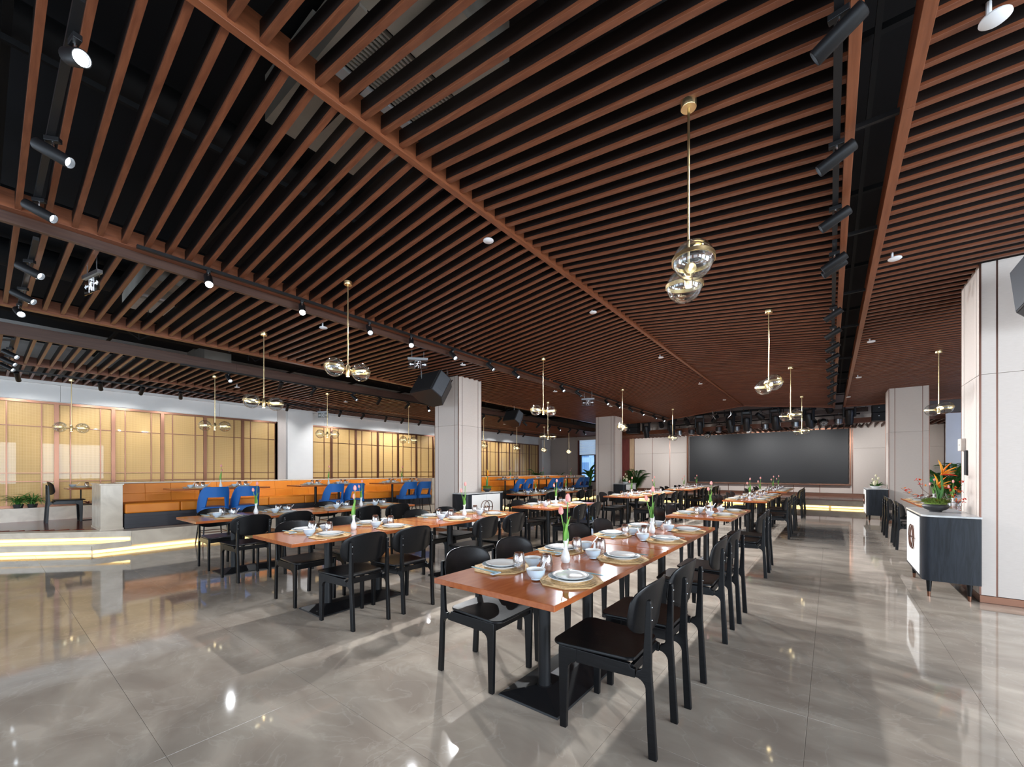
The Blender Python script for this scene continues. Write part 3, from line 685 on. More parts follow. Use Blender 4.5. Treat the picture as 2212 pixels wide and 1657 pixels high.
track('light_track', (-5.12, .9, 3.44), (-5.12, 8.0, 3.44), 'black light track beside the left ceiling beam, nearest section')
track('light_track', (-5.12, 8.2, 3.44), (-5.12, 16.9, 3.44), 'black light track beside the left ceiling beam, far section')
ly = [1.46, 2.42, 3.35, 4.08, 4.97, 5.95, 6.75, 8.6, 9.4, 11.1, 11.9, 12.9, 13.95, 15.2, 16.2]
for i, y in enumerate(ly):
    hot = i in (0, 1, 3)
    az = math.atan2(-y, 5.1) + random.uniform(-.12, .12) if hot else random.uniform(-.6, .25)
    place_spot(H50hot if hot else H50, (-5.12, y, 3.44), az, 36 if not hot else 45, '%s spotlight from the front on the left beam track' % ORD[i] + (', glaring' if hot else ''), 'spotlights on the left beam track', 14 if hot else (60 if y < 4.5 else 122), 92)
track('light_track', (-5.1, .28, 3.50), (-2.7, .28, 3.50), 'black light track running across at the top left corner'); track('light_track', (-7.9, .30, 3.34), (-5.4, .30, 3.34), 'black light track across the left slats near the left edge'); track('light_track', (-11.5, .30, 3.24), (-9.3, .30, 3.24), 'black light track across the slats above the bench aisle')
for i, (x, z, hot) in enumerate([(-2.95, 3.50, 1), (-3.95, 3.50, 0), (-4.92, 3.50, 0), (-5.95, 3.34, 0), (-6.9, 3.34, 0), (-7.6, 3.34, 1), (-9.9, 3.24, 0), (-10.6, 3.24, 0), (-11.2, 3.24, 0)]):
    place_spot(H28, (x, .29, z), .15 if hot else random.uniform(.7, 1.0), 28, '%s spotlight from the right on the tracks at the left edge' % ORD[i], 'spotlights on the crosswise tracks', 4, 80)
track('light_track', (-9.2, 2.2, 3.25), (-9.2, 18.5, 3.25), 'black light track along the dark slot above the bench')
ra = [2.95, 3.9, 4.6, 5.6, 6.3, 7.2, 7.95, 10.3, 11.2, 12.7, 13.6, 14.4, 15.2, 16.1, 16.8, 17.5]
for i, y in enumerate(ra): place_spot(H50, (-9.2, y, 3.25), PI + random.uniform(-.3, .3) if i % 3 else random.uniform(-.5, .5), 50, '%s spotlight from the left on the slot track' % ORD[i], 'spotlights on the slot track', 19, 75)
track('light_track', (-12.3, -.8, 3.26), (-12.3, 4.2, 3.26), 'short black light track close to the gold wall, nearest'); track('light_track', (-12.3, 4.6, 3.26), (-12.3, 18.5, 3.26), 'long black light track close to the gold wall')
rb = [-.5, .45, 1.58, 2.25, 2.95, 5.4, 7.0, 7.8, 8.7, 9.4, 10.2, 12.4, 14.9, 15.9, 16.9]  # first two heads added to brighten the near end of the gold wall
for i, y in enumerate(rb): place_spot(H50, (-12.3, y, 3.26), PI + random.uniform(-.3, .3), 50, '%s spotlight from the left on the track by the gold wall' % ORD[i], 'spotlights by the gold wall', 8.5 if i < 6 else (11 if i < 9 else 17), 100)
# ceiling speakers and detectors
def detector():
    o = thing('ceiling_detector')
    MB().lathe([(.0001, -.010), (.044, -.008), (.054, 0), (.052, .008), (.0001, .012)], 28).build('disc', 'white_plastic', o, smooth=True)
    MB().tube([(-.02, 0, .01), (-.02, 0, .09)], .010, 8).build('stem', 'white_plastic', o)
    return o
DT = Proto(detector)
for i, (x, y) in enumerate([(.60, 2.86), (.50, 5.5), (.52, 8.8), (.5, 12.0), (.4, 15.0)]): DT.place((x, y, 3.44), 0, '%s round white ceiling disc from the front, right of the beams' % ORD[i], 'detector', 'white discs right of the beams')
for i, (x, y) in enumerate([(-2.78, 3.2), (-2.80, 5.6), (-2.8, 8.7), (-2.8, 12.0), (-2.8, 15.2)]): DT.place((x, y, 3.72), 0, '%s round white ceiling disc from the front, left of the ridge beam' % ORD[i], 'detector', 'white discs by the ridge beam')
for i, (x, y) in enumerate([(-5.62, 2.95), (-5.5, 5.6), (-5.5, 8.9), (-5.4, 12.0)]): DT.place((x, y, 3.36), 0, '%s round white ceiling disc from the front, left of the beam track' % ORD[i], 'detector', 'white discs left of the beam track')
for i, (x, y) in enumerate([(-10.7, 3.6), (-10.6, 6.2), (-10.6, 9.5), (-10.6, 13.2), (-10.6, 16.5)]): DT.place((x, y, 3.26), 0, '%s round white ceiling disc from the left, above the bench' % ORD[i], 'detector', 'white discs above the bench')
# hanging exit signs
def exit_sign(loc, rz, label):
    o = thing('exit_sign', label, 'sign', loc, rz)
    MB().box(-.17, .17, -.02, .02, 0, .035).build('holder', 'alu', o); MB().box(-.16, .16, -.004, .004, -.16, 0).build('glass_plate', 'plate_glass', o)
    ic = MB(); ic.sphere((.01, -.006, -.035), .011, 8, 5)
    for a, b in (((.0, -.05), (-.01, -.085)), ((-.01, -.085), (.02, -.11)), ((.02, -.11), (.01, -.14)), ((-.01, -.085), (-.035, -.12)), ((.0, -.055), (-.03, -.075)), ((.0, -.055), (.03, -.07))):
        ic.tube([(a[0], -.006, a[1]), (b[0], -.006, b[1])], .005, 5)
    ic.box(-.05, -.046, -.007, -.005, -.15, -.02).box(.048, .052, -.007, -.005, -.15, -.02).box(-.05, .05, -.007, -.005, -.024, -.02)
    ic.box(.07, .12, -.007, -.005, -.09, -.075).prism([(.115, -.105), (.145, -.0825), (.115, -.06)], -.007, -.005, 'xz')
    ic.box(-.12, -.07, -.007, -.005, -.09, -.075).prism([(-.115, -.105), (-.145, -.0825), (-.115, -.06)][::-1], -.007, -.005, 'xz')
    ic.build('running_man_pictogram', 'logo', o)
    MB().tube([(-.1, 0, .03), (-.1, 0, .26)], .004, 6).build('hanger', 'alu', o); MB().tube([(.1, 0, .03), (.1, 0, .26)], .004, 6).build('hanger', 'alu', o)
exit_sign((-5.62, 4.62, 3.27), math.radians(48), 'clear hanging exit sign below the third bright spotlight on the left beam')
exit_sign((-5.75, .68, 3.27), math.radians(12), 'white hanging exit sign among the slats near the left edge, seen edge on')
exit_sign((-5.15, 10.0, 3.27), math.radians(20), 'small clear exit sign hanging at the far part of the left beam')
exit_sign((-12.4, 6.5, 3.16), math.radians(35), 'clear hanging exit sign in front of the white pilaster on the left wall')
# ================================================================ TABLES
TL, TW, TH = 1.63, .80, .75
def table(base=True):
    o = thing('dining_table')            # origin: floor, centre; long side along y
    box_obj('tabletop', (-TW / 2, TW / 2, -TL / 2, TL / 2, TH - .03, TH), 'table', o, bevel=.0025)
    MB().frustum((-.21, .21, -.475, .475), (-.205, .205, -.47, .47), 0, .012).frustum((-.205, .205, -.47, .47), (-.045, .045, -.33, .33), .012, .055).build('base', 'black_metal', o, bevel=.002)
    for y in (-.285, .285): MB().lathe([(.05, .052), (.038, .06), (.038, TH - .03)], 20, Matrix.Translation((0, y, 0))).build('leg', 'black_metal', o, smooth=True)
    box_obj('underframe', (-.2, .2, -.40, .40, TH - .042, TH - .0305), 'black_metal', o)
    return o
TB = Proto(table)
def yc(x): return (.2325 - x) * .058
def arc(cx, cz, r, a0, a1, n=6): return [(cx + r * math.cos(math.radians(a0 + (a1 - a0) * i / n)), cz + r * math.sin(math.radians(a0 + (a1 - a0) * i / n))) for i in range(n + 1)]
def chair():
    o = thing('dining_chair')            # origin: floor centre; sitter faces -x
    t = .013
    for s in (-1, 1):
        yf = lambda x, s=s: s * (.178 + yc(x))
        rear = [(.213, 0), (.252, 0), (.240, .20), (.226, .42), (.226, .60), (.226, .735), (.222, .748), (.206, .748), (.202, .735), (.188, .47)] + arc(.158, .435, .028, 0, -90, 5)[1:] + [(.150, .372)] + arc(.150, .322, .05, 90, 10, 5)[1:] + [(.205, .18)]
        MB().prism(rear, -t, t, 'xz', yf).build('leg', 'black_wood', o, bevel=.004)
        front = [(-.250, 0), (-.214, 0), (-.208, .2), (-.204, .30)] + arc(-.160, .315, .044, 180, 95, 4) + [(-.155, .372), (-.155, .432), (-.256, .432), (-.258, .40)]
        MB().prism(front, -t, t, 'xz', yf).build('leg', 'black_wood', o, bevel=.004)
        MB().prism([(-.156, .362), (.151, .366), (.151, .407), (.13, .411), (.12, .428), (-.156, .432)], -t + .0005, t - .0005, 'xz', yf).build('side_rail', 'black_wood', o, bevel=.003)
        for z in (.655, .715):
            MB().sphere((.2265, s * .1785, z), .0045, 8, 5).build('bolt', 'alu', o, smooth=True)
    box_obj('front_rail', (-.245, -.225, -.19, .19, .375, .43), 'black_wood', o, bevel=.003)
    box_obj('rear_rail', (.12, .14, -.18, .18, .375, .42), 'black_wood', o, bevel=.003)
    # seat
    out = []
    def cor(cx, cy, r, a0, a1): out.extend([(cx + r * math.cos(math.radians(a0 + (a1 - a0) * i / 5)), cy + r * math.sin(math.radians(a0 + (a1 - a0) * i / 5))) for i in range(6)])
    cor(-.245, .172, .055, 90, 180); cor(-.245, -.172, .055, 180, 270); cor(.085, -.135, .06, 285, 340); cor(.085, .135, .06, 20, 75)
    n = len(out); vs = []
    for sc, z in ((.97, .432), (1.0, .438), (1.0, .447), (.985, .4515)): vs += [(-.08 + (x + .08) * sc, y * sc, z) for x, y in out]
    vs += [(-.08 + (x + .08) * .6, y * .6, .4465) for x, y in out]
    fs = [tuple(range(n))[::-1]]
    for i in range(4):
        for k in range(n): fs.append((i * n + k, i * n + (k + 1) % n, (i + 1) * n + (k + 1) % n, (i + 1) * n + k))
    fs.append(tuple(4 * n + k for k in range(n)))
    mb = MB(); mb._add(vs, [f[::-1] for f in fs]); mb.build('seat', 'black_wood', o, smooth=True)
    # curved backrest
    def bp(y, z): return .196 - .062 * (y / .235) ** 2 + (z - .69) * .16
    vs = []; fs = []; NS = 32; rings = [.12, .4, .68, .88, .97, 1.0]
    for side in (0, 1):
        for r in rings:
            for k in range(NS):
                a = 2 * PI * k / NS; c, s_ = math.cos(a), math.sin(a); e = 2 / 3.2
                y = .235 * r * math.copysign(abs(c) ** e, c); z = .683 + .120 * r * math.copysign(abs(s_) ** e, s_) + (.014 * r * (1 - (y / .235) ** 2) if s_ > 0 else -.012 * r * (1 - (y / .235) ** 2))
                edge = .003 if r == 1.0 else 0
                vs.append((bp(y, z) + (.006 - edge if side else -.006 + edge), y, z))
    nr = len(rings)
    for side in (0, 1):
        b = side * nr * NS
        for i in range(nr - 1):
            for k in range(NS):
                f = (b + i * NS + k, b + i * NS + (k + 1) % NS, b + (i + 1) * NS + (k + 1) % NS, b + (i + 1) * NS + k)
                fs.append(f if side == 0 else f[::-1])
        c_ = tuple(b + k for k in range(NS)); fs.append(c_[::-1] if side == 0 else c_)
    for k in range(NS): fs.append(((nr - 1) * NS + k, (nr - 1) * NS + (k + 1) % NS, (2 * nr - 1) * NS + (k + 1) % NS, (2 * nr - 1) * NS + k))
    mb = MB(); mb._add(vs, fs); mb.build('backrest', 'black_wood', o, smooth=True)
    return o
CH = Proto(chair)
# ---- tableware prototypes
def mk_mat():
    o = thing('placemat'); pts = [(.185 * math.cos(math.radians(22.5 + 45 * i)) * .95, .185 * math.sin(math.radians(22.5 + 45 * i))) for i in range(8)]
    MB().prism(pts, 0, .005, 'xy').build('woven_mat', 'straw', o)
    mb = MB()
    for i in range(8):
        a, b = pts[i], pts[(i + 1) % 8]; mb.tube([(a[0], a[1], .004), (b[0], b[1], .004)], .004, 5)
    mb.build('braided_rim', 'straw_rim', o)
    for k in range(4):
        r = .035 + k * .035; MB().ring((0, 0, .005), r, .004, .006, 24).build('straw_coil', 'straw_rim', o)
    return o
def mk_plate():
    o = thing('dinner_plate')
    MB().lathe([(.0001, .004), (.06, .004), (.062, 0), (.075, 0), (.078, .004), (.123, .018), (.125, .021), (.122, .0225)], 40, cap=False).build('underside', 'porcelain', o, smooth=True)
    MB().lathe([(.122, .0226), (.11, .0195), (.082, .0125)], 40, cap=False).build('blue_rim', 'bluerim', o, smooth=True)
    MB().lathe([(.082, .0125), (.075, .009), (.0001, .008)], 32, cap=False).build('well', 'porcelain', o, smooth=True)
    return o
def mk_small():
    o = thing('side_plate'); MB().lathe([(.0001, .004), (.05, .004), (.054, 0), (.064, .001), (.099, .017), (.101, .02), (.098, .021), (.07, .0125), (.06, .0105), (.0001, .010)], 40).build('plate', 'porcelain', o, smooth=True); return o
def mk_bowl():
    o = thing('rice_bowl')
    MB().lathe([(.024, 0), (.026, .001), (.026, .007), (.038, .017), (.048, .035), (.053, .054), (.0545, .058)], 44, rib=.022, ribn=1, cap=False).build('ribbed_outside', 'bluebowl', o, smooth=True)
    MB().lathe([(.0545, .058), (.0525, .058), (.047, .036), (.036, .019), (.0001, .011)], 40, cap=False).build('inside', 'porcelain', o, smooth=True)
    return o
def mk_spoon():
    o = thing('soup_spoon')
    vs = [(.0, -.012, .004), (.0, .012, .004), (.04, -.011, .022), (.04, .011, .022), (.075, -.006, .055), (.075, .006, .055), (.10, -.005, .083), (.10, .005, .083)]
    top = [(x, y, z + .004) for x, y, z in vs]
    fs = []
    for i in range(3): fs += [(2 * i, 2 * i + 1, 2 * i + 3, 2 * i + 2)[::-1], tuple(8 + q for q in (2 * i, 2 * i + 1, 2 * i + 3, 2 * i + 2)), (2 * i, 2 * i + 2, 8 + 2 * i + 2, 8 + 2 * i), (2 * i + 1, 2 * i + 3, 8 + 2 * i + 3, 8 + 2 * i + 1)[::-1]]
    fs += [(0, 1, 9, 8), (6, 7, 15, 14)[::-1]]
    mb = MB(); mb._add(vs + top, fs); mb.build('handle', 'porcelain', o, bevel=.0015)
    MB().sphere((-.012, 0, .008), .018, 12, 6, (1.3, .9, .35)).build('scoop', 'porcelain', o, smooth=True)
    return o
def mk_glass():
    o = thing('tumbler')
    MB().lathe([(.037, 0), (.0385, .02), (.0385, .045), (.036, .075), (.032, .096), (.029, .105)], 24, cap=False).build('glass_wall', 'tumbler', o, smooth=True)
    MB().lathe([(.0355, .001), (.0365, .03), (.035, .07), (.029, .09), (.0001, .092)], 24, cap=False).build('inner_wall', 'tumbler', o, smooth=True)
    MB().lathe([(.0001, .092), (.0275, .092), (.031, .097), (.0288, .106), (.024, .109), (.0001, .106)], 24).build('thick_base', 'tumbler_base', o, smooth=True)
    return o
def mk_chop():
    o = thing('chopsticks')
    for s in (-1, 1): MB().tube([(-.115, s * .006, .012), (.115, s * .004, .009)], [.0036, .0022], 6).build('chopstick', 'chop', o)
    return o
def mk_rest():
    o = thing('chopstick_rest'); MB().box(-.012, .012, -.035, .035, 0, .008).build('rest', 'bluebowl', o, bevel=.003)
    return o
def mk_vase():
    o = thing('bud_vase')
    MB().lathe([(.0001, 0), (.022, 0), (.029, .012), (.031, .03), (.026, .055), (.015, .085), (.0115, .105), (.013, .125), (.019, .145), (.0195, .148), (.017, .146), (.010, .12), (.008, .10), (.0001, .09)], 24).build('body', 'porcelain', o, smooth=True)
    MB().prism([(-.006, .135), (.006, .135), (.012, .162), (.004, .158)], -.012, -.008, 'xz', T=Matrix.Translation((.012, .01, 0))).build('lip', 'porcelain', o)
    return o
def mk_tulip(h, lean, droopy=0):
    def f():
        o = thing('tulip')
        p = [(0, 0, .05), (lean * .15, 0, h * .35), (lean * .5, .01, h * .7), (lean, .01, h)]
        MB().tube(p, .0035, 7).build('stem', 'stem', o, smooth=True)
        T = Matrix.Translation((lean, .01, h - .004)) @ Matrix.Rotation(lean * 2.2, 4, 'Y')
        for k in range(6):
            a = k * PI / 3; R = T @ Matrix.Rotation(a, 4, 'Z'); r = .013 if k % 2 else .0155
            vs = []; fs = []
            for i, (rr, z, w) in enumerate([(.15, 0, .3), (1.0, .012, .9), (1.15, .028, 1.0), (.9, .044, .8), (.45, .058, .15)]):
                for j in (-1, 0, 1): vs.append((r * rr * (1 if j == 0 else .8), j * w * .0105, z))
            for i in range(4):
                for j in range(2): fs.append((i * 3 + j, i * 3 + j + 1, i * 3 + j + 4, i * 3 + j + 3))
            m_ = MB(R); m_._add(vs, fs); m_.build('petal', 'petal_pink', o, smooth=True)
        l_ = MB(); l_.leaf((0, .0, .10), .6 if lean > 0 else 2.6, h * .52, .042, 1.52, .25, 7, .35)
        l_.build('leaf', 'leaf_light', o, smooth=True)
        return o
    return f
PM, PP, PSm, PB, PSp, PG, PCp, PR, PV = [Proto(f) for f in (mk_mat, mk_plate, mk_small, mk_bowl, mk_spoon, mk_glass, mk_chop, mk_rest, mk_vase)]
PT1, PT2 = Proto(mk_tulip(.40, .01)), Proto(mk_tulip(.31, -.05))
def setting(cx, cy, z, side, seat, where, skip=()):
    """side +1 = sitter on +x side. (cx, cy) = plate centre"""
    s = side
    def W(dx, dy): return (cx - s * dx, cy + (dy if s > 0 else -dy), z)
    rj = lambda a: random.uniform(-a, a)
    g = lambda k: '%s, one per seat' % k
    PM.place((cx, cy, z + .0005), rj(.1), 'octagonal straw placemat at %s seat, %s' % (seat, where), 'placemat', 'straw placemats')
    PP.place((cx, cy, z + .008), 0, 'blue rimmed white dinner plate at %s seat, %s' % (seat, where), 'plate', 'dinner plates')
    PSm.place((cx, cy, z + .0175), 0, 'small white plate atop dinner plate at %s seat, %s' % (seat, where), 'plate', 'small plates')
    if s > 0: b, gl = W(.155, -.115), W(.215, .10)
    else: b, gl = W(.145, -.135), W(.135, -.01)
    PB.place((b[0] + rj(.006), b[1] + rj(.006), z + .006 if abs(b[0] - cx) < .16 else z), rj(.3), 'pale blue ribbed bowl at %s seat, %s' % (seat, where), 'bowl', 'pale blue bowls')
    PSp.place((b[0], b[1], z + .014), (rj(.5) + (1.9 if s > 0 else .6)), 'white spoon in bowl at %s seat, %s' % (seat, where), 'spoon', 'soup spoons')
    PG.place((gl[0] + rj(.008), gl[1] + rj(.008), z + (.0055 if abs(gl[0] - cx) < .15 else 0)), rj(1), 'upturned clear tumbler at %s seat, %s' % (seat, where), 'glass', 'upturned tumblers')
    c = W(-.01, .155); r_ = W(.08, .155)
    PR.place((r_[0], r_[1], z + .006), rj(.1), 'blue chopstick rest at %s seat, %s' % (seat, where), 'chopstick rest', 'chopstick rests')
    PCp.place((c[0], c[1], z + .008), (0 if s > 0 else PI) + rj(.12), 'turquoise chopsticks at %s seat, %s' % (seat, where), 'chopsticks', 'chopstick pairs')
def vase_set(x, y, z, where, rz=None):
    rz = random.uniform(-.7, .7) if rz is None else rz
    PV.place((x, y, z), rz, 'white bud vase on %s' % where, 'vase', 'white bud vases')
    PT1.place((x, y, z + .005), rz, 'taller pink tulip in the vase on %s' % where, 'flower', 'tall pink tulips')
    PT2.place((x, y, z + .005), rz, 'shorter pink tulip in the vase on %s' % where, 'flower', 'short pink tulips')
NEARFAR = ('near', 'far')
def full_table(xc, y0, row, idx, chairs=True):
    where = '%s table of the %s row' % (ORD[idx], row)
    TB.place((xc, y0 + TL / 2, 0), 0, 'cherry wood table on black pedestal, %s in the %s row from the front' % (ORD[idx], row), 'table', 'cherry wood tables')
    for s, sn in ((1, 'right'), (-1, 'left')):
        for k, dy in enumerate((.42, 1.13)):
            setting(xc + s * .245, y0 + dy, TH, s, '%s %s' % (NEARFAR[k], sn), where)
        for k, dy in enumerate((.52, 1.07)):
            if chairs:
                CH.place((xc + s * (.50 + random.uniform(-.012, .012)), y0 + dy + random.uniform(-.012, .012), 0), (0 if s > 0 else PI) + random.uniform(-.03, .03), 'black wooden chair at %s %s seat, %s' % (NEARFAR[k], sn, where), 'chair', 'black chairs at the dining tables')
    vase_set(xc + random.uniform(-.01, .01), y0 + .80, TH, where)
G = TL + .015
for xc, row, ys in ((-1.385, 'right-hand', [1.585, 1.585 + G, 5.74, 9.45, 9.45 + G, 14.0, 14.0 + G]),
                    (-3.935, 'middle', [1.585, 1.585 + G, 5.60, 9.2, 9.2 + G, 13.85, 13.85 + G]),
                    (-6.40, 'left-hand', [1.585, 1.585 + G, 8.55, 8.55 + G])):
    for i, y in enumerate(ys): full_table(xc, y, row, i)
for i, y in enumerate([9.3, 9.3 + G]): full_table(1.64, y, 'rightmost', i)
# ================================================================ BENCH WITH RAISED TABLES
def bench(y0, y1, label, n):
    o = thing('banquette', label, 'bench', (0, 0, PZ))
    box_obj('plinth', (-10.68, -9.90, y0, y1, 0, .27), 'darkbase', o, bevel=.004)
    L = (y1 - y0) / n
    for i in range(n):
        a, b = y0 + i * L + .003, y0 + (i + 1) * L - .003
        box_obj('seat_cushion', (-10.55, -9.85, a, b, .27, .445), 'orange', o, bevel=.022)
        for c, d in ((a - .0025, (a + b) / 2), ((a + b) / 2, b + .0025)):
            MB().prism([(-10.68, .44), (-10.46, .44), (-10.495, .60), (-10.68, .60)], c + .0008, d - .0008, 'xz').build('back_cushion', 'orange', o, bevel=.004)
            MB().prism([(-10.68, .6012), (-10.495, .6012), (-10.53, .785), (-10.68, .785)], c + .0008, d - .0008, 'xz').build('back_cushion', 'orange', o, bevel=.004)
    box_obj('ledge', (-10.78, -10.62, y0, y1, .79, .815), 'marble', o, bevel=.004); box_obj('back_panel', (-10.76, -10.68, y0, y1, 0, .79), 'marble', o)
bench(1.575, 8.65, 'orange leather bench with charcoal plinth, front left, behind the blue stools', 9)
bench(10.3, 18.5, 'orange leather bench with charcoal plinth beyond the near left column', 10)
for y, lab in ((1.27, 'at the front end of the near orange bench'), (8.675, 'at the far end of the near orange bench'), (10.0, 'at the front end of the far orange bench'), (18.52, 'at the far end of the far orange bench')):
    o = thing('end_wall', 'beige marble end wall %s' % lab, 'partition', (-10.31, y, PZ))
    box_obj('block', (-.44, .44, 0, .28, 0, .78), 'marble', o, bevel=.003); box_obj('cap', (-.46, .46, -.015, .295, .78, .805), 'marble', o, bevel=.003); box_obj('foot', (-.45, .45, -.01, .29, 0, .03), 'marble', o)
def high_table():
    o = thing('high_table')
    box_obj('tabletop', (-.34, .34, -.80, .80, .67, .70), 'table', o, bevel=.0025)
    for y in (-.30, .28):
        MB().lathe([(.028, .01), (.028, .67)], 16, Matrix.Translation((0, y, 0))).build('leg', 'black_metal', o, smooth=True)
    box_obj('base', (-.06, .06, -.4, .4, 0, .012), 'black_metal', o, bevel=.003)
    return o
HT = Proto(high_table)
def stool():
    o = thing('bar_stool')            # origin floor; sitter faces -x
    mb = MB()
    # seat shell
    out = [(-.23, -.17), (-.20, -.20), (.15, -.215), (.19, -.19), (.20, -.12), (.20, .12), (.19, .19), (.15, .215), (-.20, .20), (-.23, .17)]
    MB().prism(out[::-1], .60, .70, 'xy').build('seat', 'blue', o, bevel=.022)
    # wrap-around back with opening
    def P3(a, z, off): 
        r = .215 + off; fl_ = 1 + (z - .66) * .10
        return (math.cos(a) * r * .98 * fl_ + .015 + (z - .66) * .12, math.sin(a) * r * 1.05 * fl_, z)
    def shell(a0, a1, zf0, zf1, nm, n=14):
        vs = []; fs = []
        for off in (-.014, .014):
            for i in range(n + 1):
                a = a0 + (a1 - a0) * i / n
                for k in range(5): z = zf0(a) + (zf1(a) - zf0(a)) * k / 4; vs.append(P3(a, z, off))
        m_ = (n + 1) * 5
        for i in range(n):
            for k in range(4):
                q = (i * 5 + k, (i + 1) * 5 + k, (i + 1) * 5 + k + 1, i * 5 + k + 1); fs.append(q[::-1]); fs.append(tuple(m_ + j for j in q))
            fs.append((i * 5, (i + 1) * 5, m_ + (i + 1) * 5, m_ + i * 5)); fs.append((i * 5 + 4, (i + 1) * 5 + 4, m_ + (i + 1) * 5 + 4, m_ + i * 5 + 4)[::-1])
        for k in range(4): fs.append((k, k + 1, m_ + k + 1, m_ + k)); fs.append((n * 5 + k, n * 5 + k + 1, m_ + n * 5 + k + 1, m_ + n * 5 + k)[::-1])
        b = MB(); b._add(vs, fs); b.build(nm, 'blue', o, smooth=True)
    A = 1.75; top = lambda a: 1.065 - .40 * max(0, (abs(a) - .75) / (A - .75)) ** 1.6
    shell(-A, A, lambda a: (.875 if abs(a) < .62 else .60 + .275 * max(0, 1 - (abs(a) - .62) / .22)) if abs(a) < .84 else .60, lambda a: max(top(a), .69), 'backrest', 40)
    for sx, sy in ((-1, -1), (-1, 1), (1, -1), (1, 1)):
        MB().tube([(sx * .14, sy * .15, .61), (sx * .205, sy * .20, .10)], [.014, .011], 8).build('leg', 'black_metal', o, smooth=True)
        MB().tube([(sx * .205, sy * .20, .10), (sx * .22, sy * .21, 0)], [.0115, .009], 8).build('leg_tip', 'copper', o, smooth=True)
    c = [(-.185, -.185), (.185, -.185), (.185, .185), (-.185, .185), (-.185, -.185)]
    for z in (.24,): MB().tube([(x, y, z) for x, y in c], .008, 6).build('footrest', 'copper', o)
    MB().tube([(x * .92, y * .92, .40) for x, y in c], .004, 6).build('stretcher', 'copper', o)
    return o
BS = Proto(stool)
def high_setting(x, y, z, side, seat, where):
    setting(x, y, z, side, seat, where)
for i, (yc_, sts) in enumerate([(2.92, (2.66, 3.18)), (5.15, (4.97, 5.50)), (7.3, (7.10, 7.60)), (12.3, (12.08, 12.64)), (14.55, (14.38, 14.86)), (16.9, (16.68, 17.20))]):
    HT.place((-9.60, yc_, PZ), 0, '%s raised cherry wood table from the front, at the orange bench' % ORD[i], 'table', 'raised tables at the orange bench')
    where = '%s bench table' % ORD[i]
    for k, dy in enumerate((-.36, .36)):
        for s, sn in ((1, 'stool side'), (-1, 'bench side')): setting(-9.60 + s * .195, yc_ + dy, PZ + .70, s, '%s %s' % (NEARFAR[k], sn), where)
    vase_set(-9.60, yc_ + .02, PZ + .70, where)
    for k, y in enumerate(sts): BS.place((-9.10, y, 0), random.uniform(-.06, .06), 'blue leather bar stool with cut-out back, %s seat of the %s bench table' % (NEARFAR[k], ORD[i]), 'stool', 'blue bar stools')
# table and chair in the aisle behind the bench
CH.place((-12.27, 1.04, PZ), -PI / 2, 'black wooden chair on the raised platform by the gold wall', 'chair')
o = HT.place((-12.3, 1.42, PZ), 0, 'small cherry wood table on the platform behind the marble end wall', 'table'); o.scale = (.95, .43, .97)
setting(-12.28, 1.30, PZ + .68, 1, 'only', 'platform table by the gold wall')
# ================================================================ SIDEBOARDS
def sideboard():
    o = thing('sideboard')   # front (doors) faces -x, origin floor centre, depth .43 (x), width 1.22 (y)
    D2, W2 = .215, .61
    def rr(d, w, r, n=5):
        pts = []
        for cx, cy, a in ((-d + r, -w + r, 180), (d - .01, -w + .01, 270), (d - .01, w - .01, 0), (-d + r, w - r, 90)):
            rad = r if cx < 0 else .01
            for i in range(n + 1): t = math.radians(a + 90 * i / n); pts.append((cx + rad * math.cos(t), cy + rad * math.sin(t)))
        return pts
    MB().prism(rr(D2, W2, .07), .19, .865, 'xy').build('body', 'ash_cabinet', o, smooth=True)
    MB().prism(rr(D2 + .004, W2 + .004, .07), .868, .888, 'xy').build('top', 'marble_top', o, bevel=.003)
    for s in (-1, 1):
        d = MB().box(-D2 - .006, -D2 + .002, min(s * .003, s * .46), max(s * .003, s * .46), .22, .85).build('door', 'wallwhite', o, bevel=.002)
        T = Matrix.Translation((-D2 - .018, s * .055, .58)) @ Matrix.Rotation(PI / 2, 4, 'Y')
        MB(T).lathe([(.135 + .007 * math.cos(t * PI / 4), .006 * math.sin(t * PI / 4)) for t in range(9)], 32).build('ring_handle', 'copper_dark', d, smooth=True)
        MB().box(-D2 - .028, -D2 - .016, min(s * -.07, s * .19), max(s * -.07, s * .19), .576, .584).build('handle_bar', 'copper_dark', d)
    for sx in (-1, 1):
        for sy in (-1, 1):
            x, y = sx * .15, sy * .50
            MB().lathe([(.016, .055), (.026, .195)], 14, Matrix.Translation((x, y, 0))).build('leg', 'black_wood', o, smooth=True)
            MB().lathe([(.012, 0), (.016, .055)], 14, Matrix.Translation((x, y, 0))).build('leg_tip', 'copper', o, smooth=True)
    return o
SB = Proto(sideboard)
SB.place((.995, 6.80, 0), 0, 'black ash sideboard with white ring-handled doors, in front of the right column', 'sideboard', 'black ash sideboards')
SB.place((.965, 14.9, 0), 0, 'black ash sideboard right of the stage with a lotus arrangement', 'sideboard', 'black ash sideboards')
SB.place((-6.135, 6.75, 0), PI, 'black ash sideboard against the near left column', 'sideboard', 'black ash sideboards')
SB.place((-6.135, 14.95, 0), PI, 'black ash sideboard against the far middle column', 'sideboard', 'black ash sideboards')
